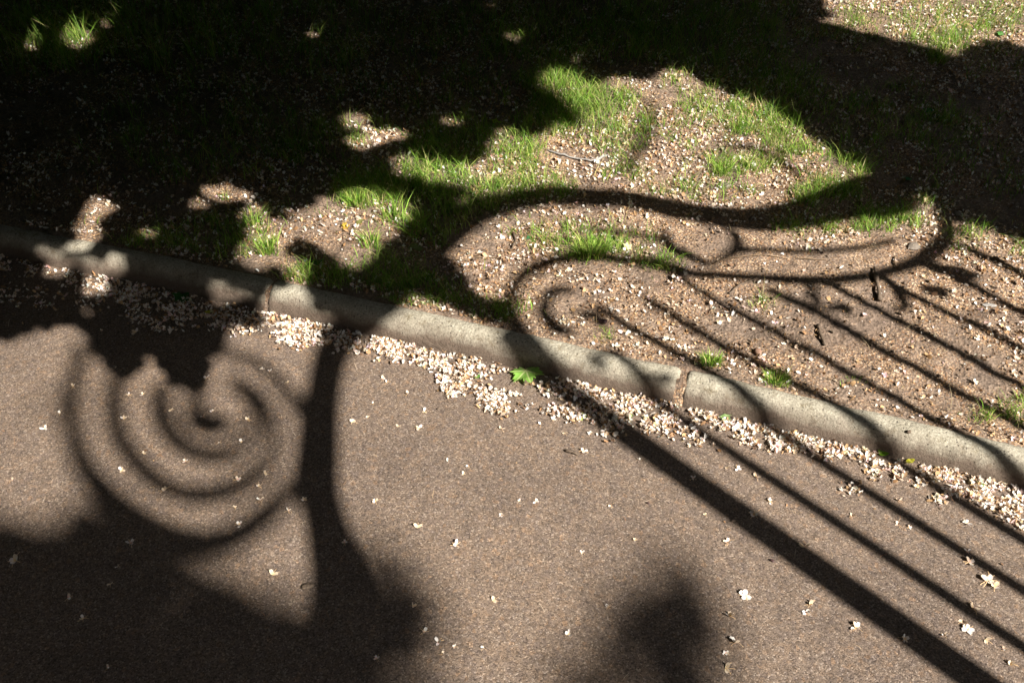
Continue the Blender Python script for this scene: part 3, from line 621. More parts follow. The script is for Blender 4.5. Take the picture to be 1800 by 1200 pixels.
def place_leaf(name, label, px, py, size, rot, outline, veins, col, vcol, tilt=(0, 0), stalk=None, fold=.12, cat='leaf', group='fallen leaves', lift=.004, smat='leaf'):
    v, f, c = leaf_mesh(outline, veins, col, vcol, fold, px)
    Rm = np.array((Matrix.Rotation(rot, 3, 'Z') @ Matrix.Rotation(tilt[0], 3, 'X') @ Matrix.Rotation(tilt[1], 3, 'Y')))
    v = (v @ Rm.T)*size; v[:, 2] -= v[:, 2].min()
    p = drop(np.array([[px, py]]), lift)[0]; e = empty(name, p); tag(e, label, cat, group)
    mesh_obj('blade', v, f, M['leaf'], e, cols=c)
    if stalk:
        s = np.array(stalk, float)@Rm.T*size; s[:, 2] = np.abs(s[:, 2])+.0015
        V, Fs = tube(smooth_path(s, 5), np.linspace(.0011, .0008, len(smooth_path(s, 5))), 6)
        mesh_obj('stalk', V, Fs, M['paletwig'], e)
    return e
MO = maple_outline(); MV = [(math.cos(R(a)), math.sin(R(a))) for a in (-152, -98, -48, 0, 48, 98, 152)]
GRN = (.085, .21, .03); YG = (.36, .44, .16)
place_leaf('maple_leaf', 'bright green lobed maple leaf lying at the foot of the middle kerb stone', 925, 658, .047, R(-78), MO, MV, (.22, .42, .08), (.62, .66, .32), (.12, -.15), [(-.02, 0, .0), (-.25, .05, .15), (-.42, .22, .25), (-.40, .45, .12)], .14, 'maple leaf', lift=.006)
OV = [(math.cos(a)*(1 if math.cos(a) > 0 else .9), math.sin(a)*.62) for a in np.linspace(0, 2*math.pi, 14, endpoint=False)]
OV_V = [(1, 0), (-1, 0.01), (.5, .5), (.5, -.5)]
RD = [(math.cos(a)*.95, math.sin(a)*.85) for a in np.linspace(0, 2*math.pi, 12, endpoint=False)]
SM = [(1.0, 0), (.6, .22), (.45, .6), (.15, .35), (-.3, .75), (-.45, .3), (-.8, .1), (-.45, -.25), (-.35, -.7), (.1, -.35), (.45, -.55), (.6, -.2)]
OL = [(1552, 798, .0125, .4, RD, (.15, .30, .02), (.3, .42, .06), 'round green leaf standing in the petals at the foot of the right kerb stone'),
      (1276, 736, .020, .9, SM, (.24, .38, .14), (.4, .5, .25), 'folded pale green leaf lobe on the petals right of the wide kerb joint'),
      (1598, 814, .010, .2, OV, (.52, .50, .04), (.6, .6, .2), 'small yellow leaf on the petals right of the round green one'),
      (1723, 853, .013, 1.2, SM, (.22, .42, .16), (.4, .5, .3), 'small mint green lobed leaf on the petal drift near the right edge'),
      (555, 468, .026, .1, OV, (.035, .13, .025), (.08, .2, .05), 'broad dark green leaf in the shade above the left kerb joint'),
      (369, 551, .012, .2, OV, (.50, .48, .05), (.6, .6, .2), 'yellow leaf on the shaded petal drift at left'),
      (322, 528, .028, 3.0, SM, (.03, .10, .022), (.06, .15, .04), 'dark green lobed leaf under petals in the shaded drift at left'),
      (1104, 430, .016, 2.6, SM, (.72, .68, .36), (.8, .75, .5), 'pale yellow curled leaf right of the wide grass tuft'),
      (872, 222, .030, 2.4, SM, (.40, .50, .02), (.5, .6, .1), 'vivid yellow green leaf at the shade edge above the middle'),
      (1022, 735, .017, .5, SM, (.42, .50, .16), (.55, .6, .3), 'small yellow green leaf in the petals beside the thick slanting shadow'),
      (733, 437, .018, 2.9, OV, (.14, .17, .06), (.25, .28, .12), 'olive oval leaf in the shade beside the long thin twig'),
      (929, 411, .012, 1.0, SM, (.06, .20, .08), (.1, .3, .12), 'tiny blue green leaf on bare soil near the curved twig'),
      (632, 393, .016, .5, OV, (.20, .21, .07), (.3, .3, .12), 'round olive leaf in the middle of the sun patch left of centre'),
      (608, 400, .015, 2.2, SM, (.42, .28, .04), (.5, .4, .1), 'yellow brown crumpled leaf in the sun patch left of centre'),
      (1756, 68, .018, 1.5, OV, (.09, .24, .06), (.16, .32, .1), 'upright green plantain leaf at the rim of the upper right shade'),
      (841, 664, .010, .3, OV, (.12, .28, .05), (.2, .4, .1), 'tiny green leaf among the petal clumps left of the maple leaf'),
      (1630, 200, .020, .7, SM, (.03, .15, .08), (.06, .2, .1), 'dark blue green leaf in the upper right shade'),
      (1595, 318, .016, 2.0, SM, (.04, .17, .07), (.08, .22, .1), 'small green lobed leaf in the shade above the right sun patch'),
      (1106, 736, .009, .8, OV, (.10, .24, .05), (.2, .35, .1), 'small green leaf in the shaded petals on the thick slanting shadow')]
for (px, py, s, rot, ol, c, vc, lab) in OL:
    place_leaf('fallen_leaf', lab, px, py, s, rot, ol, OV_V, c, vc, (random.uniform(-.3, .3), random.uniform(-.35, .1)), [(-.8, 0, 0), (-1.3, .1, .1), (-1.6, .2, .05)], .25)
def stick(name, label, pts, r0, r1, m, lift=.003, cat='twig', group='twigs on the ground', forks=()):
    P = np.array(pts, float); Q = drop(smooth_path(P, 4), lift); Q[:, 2] += rng.normal(0, .0007, len(Q))+np.sin(np.linspace(0, math.pi, len(Q)))*.003
    if forks: e = empty(name, Q[0]); tag(e, label, cat, group)
    rr = np.linspace(r0, r1, len(Q))*(1+.26*rng.normal(0, 1, len(Q)))
    V, Fs = tube(Q, rr, 7)
    if not forks: return tag(mesh_obj(name, V, Fs, M[m], loc=tuple(Q[0])), label, cat, group)
    mesh_obj('stem', np.array(V)-Q[0], Fs, M[m], e)
    for fk in forks:
        q = drop(smooth_path(np.array(fk, float), 4), lift+.001); V, Fs = tube(q, np.linspace(r1*1.2, r1*.6, len(q)), 6); mesh_obj('side_shoot', np.array(V)-Q[0], Fs, M[m], e)
stick('twig', 'short thick dark stick standing out on bare soil under the rail shadow', [(1536, 474), (1540, 500), (1546, 530)], .0055, .0045, 'twig', .006)
stick('twig', 'short dark bark stick on soil between thin bar shadows', [(1438, 572), (1442, 590), (1450, 608)], .0055, .003, 'twig', .004)
stick('twig', 'small black twig on the open asphalt touching a white blossom', [(994, 793), (1006, 798), (1018, 801)], .003, .0014, 'twig')
stick('twig', 'curved brown twig standing on soil left of the wide grass tuft', [(902, 400), (906, 415), (902, 428), (897, 436)], .0028, .0018, 'twig')
stick('twig', 'tiny dark twig left of the scroll shadow core', [(923, 445), (920, 454)], .0018, .001, 'twig')
stick('twig', 'long thin reddish twig running from the shade into the sun near the centre', [(725, 468), (770, 458), (820, 454), (850, 450), (880, 451)], .0013, .001, 'paletwig', forks=[[(850, 450), (830, 444), (806, 438)]])
stick('twig', 'long thin grey twig lying along the rail shadow', [(1255, 460), (1275, 450), (1310, 447), (1350, 446), (1388, 447)], .0018, .0011, 'paletwig')
stick('twig', 'thin pale twig right of the long grey one', [(1402, 449), (1425, 453), (1455, 455)], .0018, .0012, 'paletwig')
stick('twig', 'dark arched twig on soil crossing the first bar shadows', [(1283, 509), (1300, 497), (1320, 490), (1340, 483)], .0026, .0016, 'twig')
stick('twig', 'hooked brown twig by the right end of the rail shadow', [(1574, 450), (1572, 462), (1578, 472), (1590, 480)], .0026, .0015, 'paletwig')
stick('twig', 'dark crooked twig at the right edge under the upper right shade', [(1745, 455), (1765, 468), (1785, 480), (1803, 492)], .0032, .002, 'twig')
stick('twig', 'long thin reddish twig at the right edge above the dark crooked one', [(1708, 421), (1735, 412), (1762, 402), (1790, 390)], .0013, .0009, 'paletwig')
stick('twig', 'small dark twig in the upper right shade beside the sunny oval', [(1475, 258), (1490, 252), (1502, 249)], .0018, .0012, 'paletwig')
stick('twig', 'lichen-covered grey twig half hidden in the grass of the large sunny area', [(960, 265), (985, 274), (1015, 280), (1045, 284), (1070, 272)], .0020, .0035, 'feather')
stick('twig', 'thin pale stalk at the top edge near the upper right corner', [(1690, 4), (1720, 6), (1750, 3)], .0016, .001, 'paletwig')
stick('flower_stalk', 'thin green stalk lying across the petals left of the maple leaf', [(712, 618), (745, 634), (785, 662), (830, 682), (862, 702)], .0010, .0008, 'paletwig', .007, 'flower stalk', None)
stick('flower_stalk', 'tall dark flowering grass stem in the upper right corner, left of two', [(1636, 117), (1637, 100)], .0008, .0006, 'twig', cat='flower stalk', group=None)
def rock(name, label, px, py, sx, sy, sz, m, cat, rot=0, n=10, group=None):
    V = []; Fs = []
    for i in range(n+1):
        for j in range(2*n):
            th = math.pi*i/n; ph = math.pi*j/n; d = np.array([math.sin(th)*math.cos(ph), math.sin(th)*math.sin(ph), math.cos(th)])
            k = 1+.35*float(vnoise(d[0]*1.7+px, d[1]*1.7+d[2]*2.1))+.12*float(vnoise(d[0]*5+py, d[1]*5+d[2]*4)); V.append(d*k*[sx, sy, sz])
    for i in range(n):
        for j in range(2*n): Fs.append((i*2*n+j, i*2*n+(j+1) % (2*n), (i+1)*2*n+(j+1) % (2*n), (i+1)*2*n+j))
    p = drop(np.array([[px, py]]))[0]; V = np.array(V)@np.array(Matrix.Rotation(rot, 3, 'Z')).T; V[:, 2] += sz*.5
    o = mesh_obj(name, V, Fs, M[m]); o.location = tuple(float(q) for q in p); return tag(o, label, cat, group)
rock('pebble', 'smooth reddish brown pebble beside a bar shadow behind the right kerb stone', 1333, 614, .009, .011, .007, 'stone', 'pebble', .5)
rock('pebble', 'buried buff pebble in the lower part of the sunny oval', 1275, 325, .016, .011, .005, 'greystone', 'pebble')
rock('stone_chip', 'flat grey brown stone chip in the right sun patch', 1607, 434, .019, .014, .004, 'greystone', 'stone', .4)
rock('stone_chip', 'round grey stone at the lower edge of the upper right shade', 1683, 378, .011, .009, .006, 'greystone', 'stone')
rock('stone_chip', 'black stone chip on soil beneath the big S shadow', 866, 398, .007, .004, .003, 'twig', 'stone')
rock('asphalt_chip', 'black chip on the asphalt right of a cream blossom', 771, 719, .004, .0022, .002, 'twig', 'chip', .6)
rock('asphalt_chip', 'dark crumpled scrap on the asphalt inside the thick dark band', 541, 1031, .012, .006, .003, 'twig', 'chip', .2)
rock('asphalt_chip', 'small dark purple chip left below the thick slanting shadow', 1357, 986, .005, .0025, .002, 'darkleaf', 'chip', -.6)
rock('asphalt_chip', 'tiny dark chip right of centre on the asphalt', 1139, 885, .004, .002, .002, 'darkleaf', 'chip', -.6)
rock('asphalt_chip', 'dark chip lying just above the thick slanting shadow', 1290, 915, .006, .003, .002, 'twig', 'chip', .3)
rock('dead_leaf', 'glossy dark purple dead leaf curled beside the scroll shadow core', 1057, 563, .014, .008, .006, 'darkleaf', 'dead leaf', -.2)
rock('dead_leaf', 'thin dark red dead leaf on soil behind the wide kerb joint', 1166, 590, .015, .0035, .003, 'darkleaf', 'dead leaf', .1)
rock('dead_leaf', 'dark bluish scrap on top of the petals by the right kerb stone foot', 1585, 792, .005, .0035, .004, 'twig', 'dead leaf', .1)
# feather
fo = []
for k in range(9):
    u = k/8; wv = .006*math.sin(math.pi*min(1, u*.8+.12)); fo.append((u, wv))
V = []; Fs = []
for k, (u, wv) in enumerate(fo): V += [(u*.03, -wv, .004*u), (u*.03, 0, .003+.004*u), (u*.03, wv, .004*u)]
for k in range(8): Fs += [(3*k, 3*k+1, 3*k+4, 3*k+3), (3*k+1, 3*k+2, 3*k+5, 3*k+4)]
o = mesh_obj('feather', V, Fs, M['feather']); p = drop(np.array([[1727, 535]]), .003)[0]; o.location = tuple(float(q) for q in p); o.rotation_euler = (.2, 0, -.3)
tag(o, 'small grey feather lying on soil near the right edge', 'feather')

# ------------------------------------------------------------------ wrought iron gate across the path (outside the frame, casts the scroll shadows)
def plane_hit(G, off):
    """sun ray from ground points G to the vertical plane x = off + 0.33 y"""
    u = (off+.33*G[:, 1]-G[:, 0])/(SUN[0]-.33*SUN[1]); return G+u[:, None]*SUN
PN = np.array([1, -.33, 0])/math.hypot(1, .33)
def ribbon(stroke, off, thick=.012, k=5):
    S = smooth_path(np.array(stroke, float), k); c = S[:, :2]; wd = S[:, 2]
    d = np.gradient(c, axis=0); d /= np.maximum(np.linalg.norm(d, axis=1), 1e-6)[:, None]; nn = np.column_stack([-d[:, 1], d[:, 0]])
    C0 = ground(c[:, 0], c[:, 1])
    def edge(s):  # keep the surface height of the centre so edges do not jump at the kerb
        e = c+s*nn*wd[:, None]/2; q = np.array([at_z([e[i, 0]], [e[i, 1]], C0[i, 2])[0] for i in range(len(e))]); return np.column_stack([q, C0[:, 2]])
    A = plane_hit(edge(-1), off); B = plane_hit(edge(1), off); n = len(A); h = PN*thick/2
    V = np.vstack([A-h, B-h, B+h, A+h]); Fs = []
    for i in range(n-1):
        for a, b_ in ((0, 1), (1, 2), (2, 3), (3, 0)): Fs.append((a*n+i, a*n+i+1, b_*n+i+1, b_*n+i))
    Fs += [(0, n, 2*n, 3*n), (n-1, 4*n-1, 3*n-1, 2*n-1)]
    return V, Fs
O1 = 1.85
gate = empty('wrought_iron_gate', (O1+.33*.3, .3, 0)); tag(gate, 'black wrought iron scrollwork gate across the path beyond the right edge', 'gate')
GL = np.array(gate.location)
def gpart(name, V, Fs, parent=None):
    return mesh_obj(name, np.array(V)-GL, Fs, M['iron'], parent or gate, smooth=False)
def bar(px0, py0, px1, py1, width, off=O1, zb=.10, name='bar', top=None):
    """straight vertical bar whose shadow passes both photo points"""
    G = ground([px0, px1], [py0, py1]); H = plane_hit(G, off); y = H[:, 1].mean(); x = off+.33*y
    zt = plane_hit(ground([top[0]], [top[1]]), off)[0, 2] if top else max(H[0, 2], H[1, 2])
    V, Fs = tube([(x, y, zb), (x, y, (zb+zt)/2), (x, y, zt)], width*(.78 if width < .03 else .6), 8); gpart(name, V, Fs); return x, y, zt
bar(1094, 758, 1712, 1192, .054, name='stile', zb=0, top=(905, 565))
ys = []
for (a, b_, c, d, wd, tp) in [(1271, 779, 1796, 1142, .019, (1127, 660)), (1429, 796, 1796, 1042, .018, (1060, 527)), (1596, 825, 1796, 946, .018, (1150, 508))]: ys.append(bar(a, b_, c, d, wd, top=tp))
for (a, b_, c, d, wd) in [ (1177, 465, 1450, 637, .016), (1360, 505, 1763, 730, .017),
                        (1453, 495, 1797, 677, .016), (1550, 488, 1800, 617, .016), (1633, 467, 1800, 547, .016), (1690, 430, 1800, 487, .018), (1127, 500, 1340, 637, .0)]:
    if wd: ys.append(bar(a, b_, c, d, wd))
V, Fs = tube([(O1+.33*y, y, .11) for y in (-1.2, 0, 1.5, 3.2)], .02, 6); gpart('bottom_rail', V, Fs)
STROKES = [
 ('arch', [(1600, 330, 60), (1540, 345, 62), (1495, 350, 54), (1440, 366, 46), (1380, 380, 38), (1300, 383, 30), (1220, 371, 26), (1160, 359, 25), (1100, 351, 24), (1040, 346, 25), (960, 345, 26), (900, 354, 30), (850, 368, 46), (790, 402, 64), (735, 448, 76), (690, 495, 82), (645, 540, 78), (605, 585, 62), (582, 625, 52), (570, 680, 50), (562, 740, 58), (558, 800, 66), (556, 850, 68), (566, 890, 60), (578, 940, 68), (592, 1000, 84), (600, 1080, 100), (606, 1200, 110), (610, 1350, 110)], .02),
 ('rail', [(1085, 452, 16), (1140, 458, 17), (1185, 470, 18), (1230, 479, 16), (1300, 483, 14), (1370, 487, 15), (1430, 492, 18), (1500, 488, 16), (1555, 478, 16), (1600, 464, 20), (1635, 446, 30), (1658, 420, 34), (1660, 385, 26), (1648, 350, 22)], .012),
 ('scroll', [(1100, 453, 16), (1045, 447, 18), (995, 452, 20), (950, 466, 22), (918, 487, 20), (900, 515, 20), (898, 545, 22), (908, 575, 28), (925, 596, 30), (945, 612, 26)], .012),
 ('scroll', [(1010, 508, 12), (985, 508, 15), (966, 520, 18), (957, 540, 20), (962, 562, 22), (978, 578, 20), (1000, 586, 16)], .012),
 ('scroll', [(1018, 553, 10), (1040, 549, 12), (1056, 560, 16), (1064, 575, 14)], .012),
 ('scroll', [(1020, 655, 12), (1035, 636, 8), (1052, 622, 11), (1078, 620, 13), (1102, 636, 11), (1122, 655, 10), (1140, 678, 14)], .012),
 ('scroll', [(1175, 403, 10), (1180, 422, 15), (1198, 438, 15), (1225, 452, 12), (1252, 462, 10), (1280, 450, 11), (1302, 436, 18), (1300, 420, 16), (1285, 405, 9)], .012),
 ('scroll', [(1040, 402, 8), (1090, 408, 8), (1140, 412, 9), (1180, 420, 9)], .008),
 ('scroll', [(1302, 438, 10), (1350, 438, 9), (1400, 440, 9), (1450, 440, 9), (1510, 434, 8), (1570, 424, 8)], .008),
 ('scroll', [(1432, 500, 12), (1428, 520, 12), (1436, 540, 10)], .01), ('scroll', [(1450, 543, 9), (1478, 540, 14), (1492, 552, 12)], .01),
 ('scroll', [(1560, 490, 10), (1585, 520, 14), (1592, 538, 14), (1575, 545, 8)], .01), ('scroll', [(1628, 505, 12), (1655, 510, 16), (1665, 522, 10)], .01), ('scroll', [(1640, 470, 18), (1690, 478, 18), (1712, 492, 14)], .01),
]
FAR = [('scroll', [(1133, 175, 12), (1136, 205, 13), (1130, 235, 18), (1122, 262, 18), (1108, 285, 14), (1088, 308, 10)], .01),
 ('scroll', [(1262, 275, 8), (1285, 258, 9), (1320, 262, 10), (1352, 274, 9), (1390, 296, 8), (1420, 312, 6)], .008)]
for (nm, st, th) in STROKES:
    if nm == 'arch': st = [(a, b, c*(1.28 if a > 880 else 1)) for a, b, c in st]
    V, Fs = ribbon(st, O1, th); gpart(nm, V, Fs)
# lamp bracket volute set further along the sun's path to soften its shadow
O2 = 3.0
brk = empty('iron_spiral_bracket', (O2, 0, 0)); tag(brk, 'tall iron standard with a large spiral volute beyond the right edge', 'bracket')
BL = np.array(brk.location)
SP_ = [[(393, 619, 13), (430, 628, 13), (468, 650, 13), (500, 683, 14), (530, 722, 18), (548, 770, 18)],
       [(150, 600, 12), (135, 650, 13), (127, 710, 14), (130, 765, 16), (146, 815, 20), (175, 855, 24), (215, 893, 26), (262, 925, 28), (315, 945, 26), (370, 952, 25), (420, 938, 24), (462, 908, 22), (498, 872, 22), (530, 838, 22), (556, 800, 20)],
       [(215, 640, 14), (203, 680, 15), (200, 718, 16), (207, 760, 17), (230, 800, 17), (262, 835, 18), (305, 862, 18), (352, 870, 18), (400, 862, 17), (444, 838, 16), (474, 803, 14), (482, 762, 12), (470, 715, 11), (440, 680, 10), (405, 660, 9)],
       [(285, 670, 14), (281, 705, 18), (288, 740, 19), (308, 773, 18), (345, 796, 17), (388, 800, 17), (425, 783, 15), (445, 750, 14), (444, 718, 12), (425, 692, 10), (400, 680, 8)],
       [(352, 660, 22), (345, 695, 22), (343, 718, 24), (349, 738, 26), (368, 746, 36), (387, 740, 34), (391, 726, 22)]]
for i, st in enumerate(SP_):
    st = [(a, b, c*(1.45 if (a-b < -380) else 1.05)*(1.3, 1.4, 1.45, 1.35, 1.2)[i]) for a, b, c in st]
    V, Fs = ribbon(st, O2, .012); mesh_obj('volute', np.array(V)-BL, Fs, M['iron'], brk, smooth=False)
for (ax_, ay_) in ((560, 800), (553, 730)):
    Ga = ground([ax_], [ay_]); V, Fs = tube([plane_hit(Ga, O1)[0], plane_hit(Ga, O2)[0]], .008, 8); mesh_obj('arm', np.array(V)-BL, Fs, M['iron'], brk)
for nm, st, th in FAR:
    V, Fs = ribbon(st, O2, th); mesh_obj(nm, np.array(V)-BL, Fs, M['iron'], brk, smooth=False)

# ------------------------------------------------------------------ trees that shade the scene (outside the frame)
def inpoly(x, y, poly):
    c = np.zeros(x.shape, bool); n = len(poly)
    for i in range(n):
        x0, y0 = poly[i]; x1, y1 = poly[(i+1) % n]
        if y0 == y1: continue
        k = ((y0 > y) != (y1 > y)) & (x < (x1-x0)*(y-y0)/(y1-y0)+x0); c ^= k
    return c
def tree(name, label, dark, lit, dr, sizes, cover, base, trunk, gx=(-5.5, 5.5), gy=(.2, 6.5), grp=None, keep=1.0):
    res = .012; nx = int((gx[1]-gx[0])/res); ny = int((gy[1]-gy[0])/res)
    XX, YY = np.meshgrid(gx[0]+(np.arange(nx)+.5)*res, gy[0]+(np.arange(ny)+.5)*res)
    tk = kerb_t(XX, YY); ZZ = np.where(tk < 0, 0, np.where(tk < KW, KH, SOIL))
    u, v, dd = to_px(np.stack([XX, YY, ZZ], -1)); ok = dd > .2
    mk = np.zeros(XX.shape, bool)
    for p in dark: mk |= inpoly(u, v, p)
    for p in lit:
        a = np.array(p, float); ext = np.ptp(a, axis=0).max()
        if ext < 90: a = a.mean(0)+(a-a.mean(0))*((.70 if ext < 50 else .95) if a[:, 1].mean() < 320 else (.74 if a[:, 0].mean() < 420 and a[:, 1].mean() > 390 else 1.0))
        mk &= ~inpoly(u, v, a.tolist())
    outer = (u < -170) | (u > 1970) | (v < -170) | (v > 1370)
    mk &= ~outer | (vnoise(XX*2.7+3, YY*2.7)+.5*vnoise(XX*8, YY*8) > -.06)
    mk &= ok; cov = np.zeros(XX.shape, np.uint8); Vs = []; Fs = []; Cs = []; nv = 0; cnt = 0
    sa = np.array([SUN[0], SUN[1]])/math.hypot(SUN[0], SUN[1]); sb = np.array([-sa[1], sa[0]]); el = 1/math.sin(SUN_EL)
    e1 = np.cross(SUN, [0, 0, 1]); e1 /= np.linalg.norm(e1); e2 = np.cross(SUN, e1)
    for r_ in sizes:
        m_ = int(math.ceil(r_*el/res)); yy, xx = np.mgrid[-m_:m_+1, -m_:m_+1]*res
        fp = (((xx*sa[0]+yy*sa[1])/(r_*el))**2+((xx*sb[0]+yy*sb[1])/r_)**2) <= 1
        iy, ix = np.nonzero(fp); iy = iy-m_; ix = ix-m_
        for ps in range(cover+1 if keep == 1 else 1):
            st = max(1, int(r_*.95/res))
            for a in range(m_, ny-m_, st):
                for b_ in range(m_, nx-m_, st):
                    a2 = min(ny-m_-1, max(m_, a+random.randint(-st//2, st//2))); b2 = min(nx-m_-1, max(m_, b_+random.randint(-st//2, st//2)))
                    if not mk[a2, b2] or cov[a2, b2] >= cover: continue
                    if mk[a2+iy, b2+ix].mean() < (.97 if r_ > .04 else .86): continue
                    if keep < 1 and random.random() > keep: continue
                    G = np.array([XX[a2, b2], YY[a2, b2], ZZ[a2, b2]])
                    for tr in range(6):
                        d = random.uniform(*dr)+tr*.35; p = G+SUN*d
                        uu, vv, dz = to_px(p)
                        if dz < .05 or uu < -250 or uu > 2050 or vv < -200: break
                    cov[a2+iy, b2+ix] += 1
                    # a leaf: seven-point blade roughly facing the light, its outline inside the footprint
                    tl = np.array(Matrix.Rotation(random.gauss(0, .25), 3, Vector(e1.tolist())) @ Matrix.Rotation(random.gauss(0, .25), 3, Vector(e2.tolist())))
                    a0 = random.random()*6.28; pts = []
                    for k in range(8):
                        th = a0+k*math.pi/4; rr = r_*(1.04 if k % 2 == 0 else random.uniform(.84, .98))
                        pts.append(p+tl@(rr*(math.cos(th)*e1+math.sin(th)*e2)))
                    Vs += pts; Fs.append(tuple(range(nv, nv+8))); nv += 8; cnt += 1
                    c = np.array([.05, .10, .025])*random.uniform(.7, 1.3); Cs += [c]*8
    print('uncovered', (mk & (cov == 0)).sum(), mk.sum(), cov[int((1.15-gy[0])/res), int((-.75-gx[0])/res)])
    root = empty(name, base); tag(root, label, 'tree', grp); B = np.array(base)
    mesh_obj('crown', np.array(Vs)-B, Fs, M['crown'], root, cols=np.array(Cs), smooth=False)
    V, F2 = tube(smooth_path(np.array(trunk), 5), np.linspace(trunk[0][3] if len(trunk[0]) > 3 else .2, .06, (len(trunk)-1)*5+1), 12) if False else tube(smooth_path(np.array(trunk)[:, :3], 5), smooth_path(np.array(trunk), 5)[:, 3], 14)
    tr = mesh_obj('trunk', np.array(V)-B, F2, M['bark'], root)
    print(name, cnt, 'leaves')
    return root
D1 = [(1438, 0), (1450, 31), (1433, 47), (1470, 70), (1528, 92), (1606, 117), (1645, 128), (1664, 117), (1683, 84), (1722, 75), (1761, 78), (1800, 90), (2300, 220), (2300, 640), (1800, 440), (1761, 420), (1722, 404), (1672, 393), (1645, 369), (1606, 342), (1547, 342), (1520, 323), (1520, 298), (1470, 280), (1430, 257), (1388, 222), (1333, 191), (1275, 171), (1217, 150), (1185, 128), (1158, 125), (1140, 150), (1100, 142), (1065, 142), (1050, 158), (1010, 150), (975, 130), (935, 134), (938, 155), (958, 165), (985, 185), (1010, 208), (1000, 228), (972, 222), (955, 238), (925, 250), (890, 240), (872, 226), (862, 248), (850, 275), (830, 292), (790, 290), (740, 288), (705, 268), (688, 285), (692, 305), (740, 325), (785, 322), (840, 345), (855, 375), (800, 400), (795, 432), (785, 452), (812, 473), (823, 493), (832, 518), (868, 525), (905, 545), (890, 580), (840, 562), (767, 535), (700, 518), (668, 512), (655, 530), (600, 600), (560, 610), (556, 555), (545, 530), (535, 512), (525, 495), (528, 470), (520, 455), (505, 455), (500, 475), (500, 500), (478, 520), (468, 545), (477, 577), (450, 583), (417, 577), (400, 587), (400, 607), (388, 624), (370, 631), (377, 650), (368, 670), (345, 693), (320, 683), (297, 673), (283, 650), (267, 634), (250, 637), (240, 660), (217, 667), (187, 650), (167, 627), (160, 600), (143, 593), (137, 580), (117, 562), (100, 574), (90, 588), (57, 580), (33, 593), (0, 600), (-900, 560), (-1500, -300), (1300, -300), (1420, -60)]
L1 = [[(433, 360), (457, 357), (467, 387), (500, 395), (517, 400), (510, 433), (490, 453), (460, 477), (437, 473), (413, 450), (430, 427), (425, 393)],
      [(503, 375), (540, 372), (560, 347), (590, 352), (607, 337), (650, 340), (690, 352), (722, 360), (712, 392), (682, 407), (677, 427), (655, 450), (633, 482), (605, 470), (588, 450), (555, 433), (525, 420), (520, 398)],
      [(500, 455), (518, 455), (523, 475), (520, 503), (500, 503)],
      [(148, 380), (158, 345), (175, 343), (185, 358), (210, 362), (205, 372), (180, 372), (168, 385), (172, 420), (160, 432), (138, 425), (135, 410), (142, 395)],
      [(100, 425), (125, 418), (165, 422), (180, 430), (172, 442), (140, 440), (110, 440)], [(183, 442), (200, 436), (213, 446), (206, 458), (188, 456)], [(244, 405), (258, 396), (274, 402), (275, 418), (262, 428), (246, 422)],
      [(77, 465), (95, 452), (115, 455), (127, 475), (120, 494), (98, 498), (82, 484)], [(150, 480), (175, 472), (190, 485), (186, 510), (172, 532), (152, 528), (142, 510)], [(140, 545), (152, 537), (163, 545), (158, 555), (145, 558)],
      [(333, 478), (345, 472), (360, 478), (358, 490), (340, 492)], [(370, 488), (382, 482), (397, 492), (396, 507), (382, 508), (372, 500)], [(290, 478), (303, 474), (311, 484), (303, 494), (291, 490)],
      [(353, 332), (390, 329), (437, 338), (434, 349), (395, 352), (365, 347)], [(335, 356), (352, 352), (364, 362), (350, 371), (336, 368)],
      [(108, 66), (128, 57), (150, 60), (160, 74), (150, 88), (122, 88), (108, 80)], [(36, 76), (50, 66), (63, 76), (64, 94), (45, 98)], [(172, 45), (186, 40), (194, 52), (184, 62)], [(527, 64), (545, 57), (563, 64), (560, 74), (535, 74)], [(187, 292), (200, 288), (211, 296), (198, 305)],
      [(847, 14), (858, 6), (870, 13), (862, 24)], [(887, 64), (900, 56), (911, 66), (906, 78), (890, 80)], [(643, 84), (655, 80), (662, 90), (650, 96)], [(997, 102), (1006, 96), (1018, 104), (1010, 112), (999, 110)], [(988, 76), (997, 73), (1002, 81), (992, 84)],
      [(590, 208), (612, 200), (645, 205), (648, 220), (625, 232), (602, 228)], [(600, 246), (640, 238), (660, 228), (700, 228), (718, 236), (705, 246), (670, 252), (640, 262), (600, 258)], [(763, 212), (785, 202), (803, 208), (800, 224), (775, 226)],
      [(798, 352), (815, 345), (832, 355), (825, 370), (803, 368)]]
G0 = np.array([2.0, 3.0, .05])
tree('horse_chestnut_tree', 'low branched tree beyond the right edge whose leaves shade the upper left of the verge', [D1], L1, (2.6, 4.0), (.075, .045, .028, .016), 3, (4.1, .4, 0),
     [(4.1, .4, -.1, .26), (4.05, .45, 1.0, .22), (3.6, .8, 2.2, .17), (2.8, 1.3, 2.6, .12), (1.6, 1.6, 2.7, .07), (.2, 1.9, 2.9, .04)])
F1 = [(-800, 930), (0, 898), (37, 915), (75, 924), (97, 902), (131, 884), (175, 872), (225, 905), (283, 938), (340, 962), (372, 962), (335, 995), (292, 1040), (258, 1085), (232, 1130), (225, 1400), (-900, 1400)]
F2_ = [(372, 1040), (430, 1012), (490, 1030), (540, 1060), (560, 1100), (560, 1500), (380, 1500), (340, 1130)]
F3 = [(600, 1020), (650, 1000), (690, 1000), (705, 1030), (700, 1110), (690, 1200), (700, 1400), (560, 1400), (560, 1060)]
F4 = [(1130, 1110), (1165, 1080), (1195, 1085), (1215, 1120), (1235, 1180), (1270, 1400), (1020, 1400), (1090, 1210)]
F4_ = [(1120, 1060), (1160, 1030), (1200, 1035), (1230, 1080), (1250, 1150), (1290, 1400), (1000, 1400), (1080, 1190)]
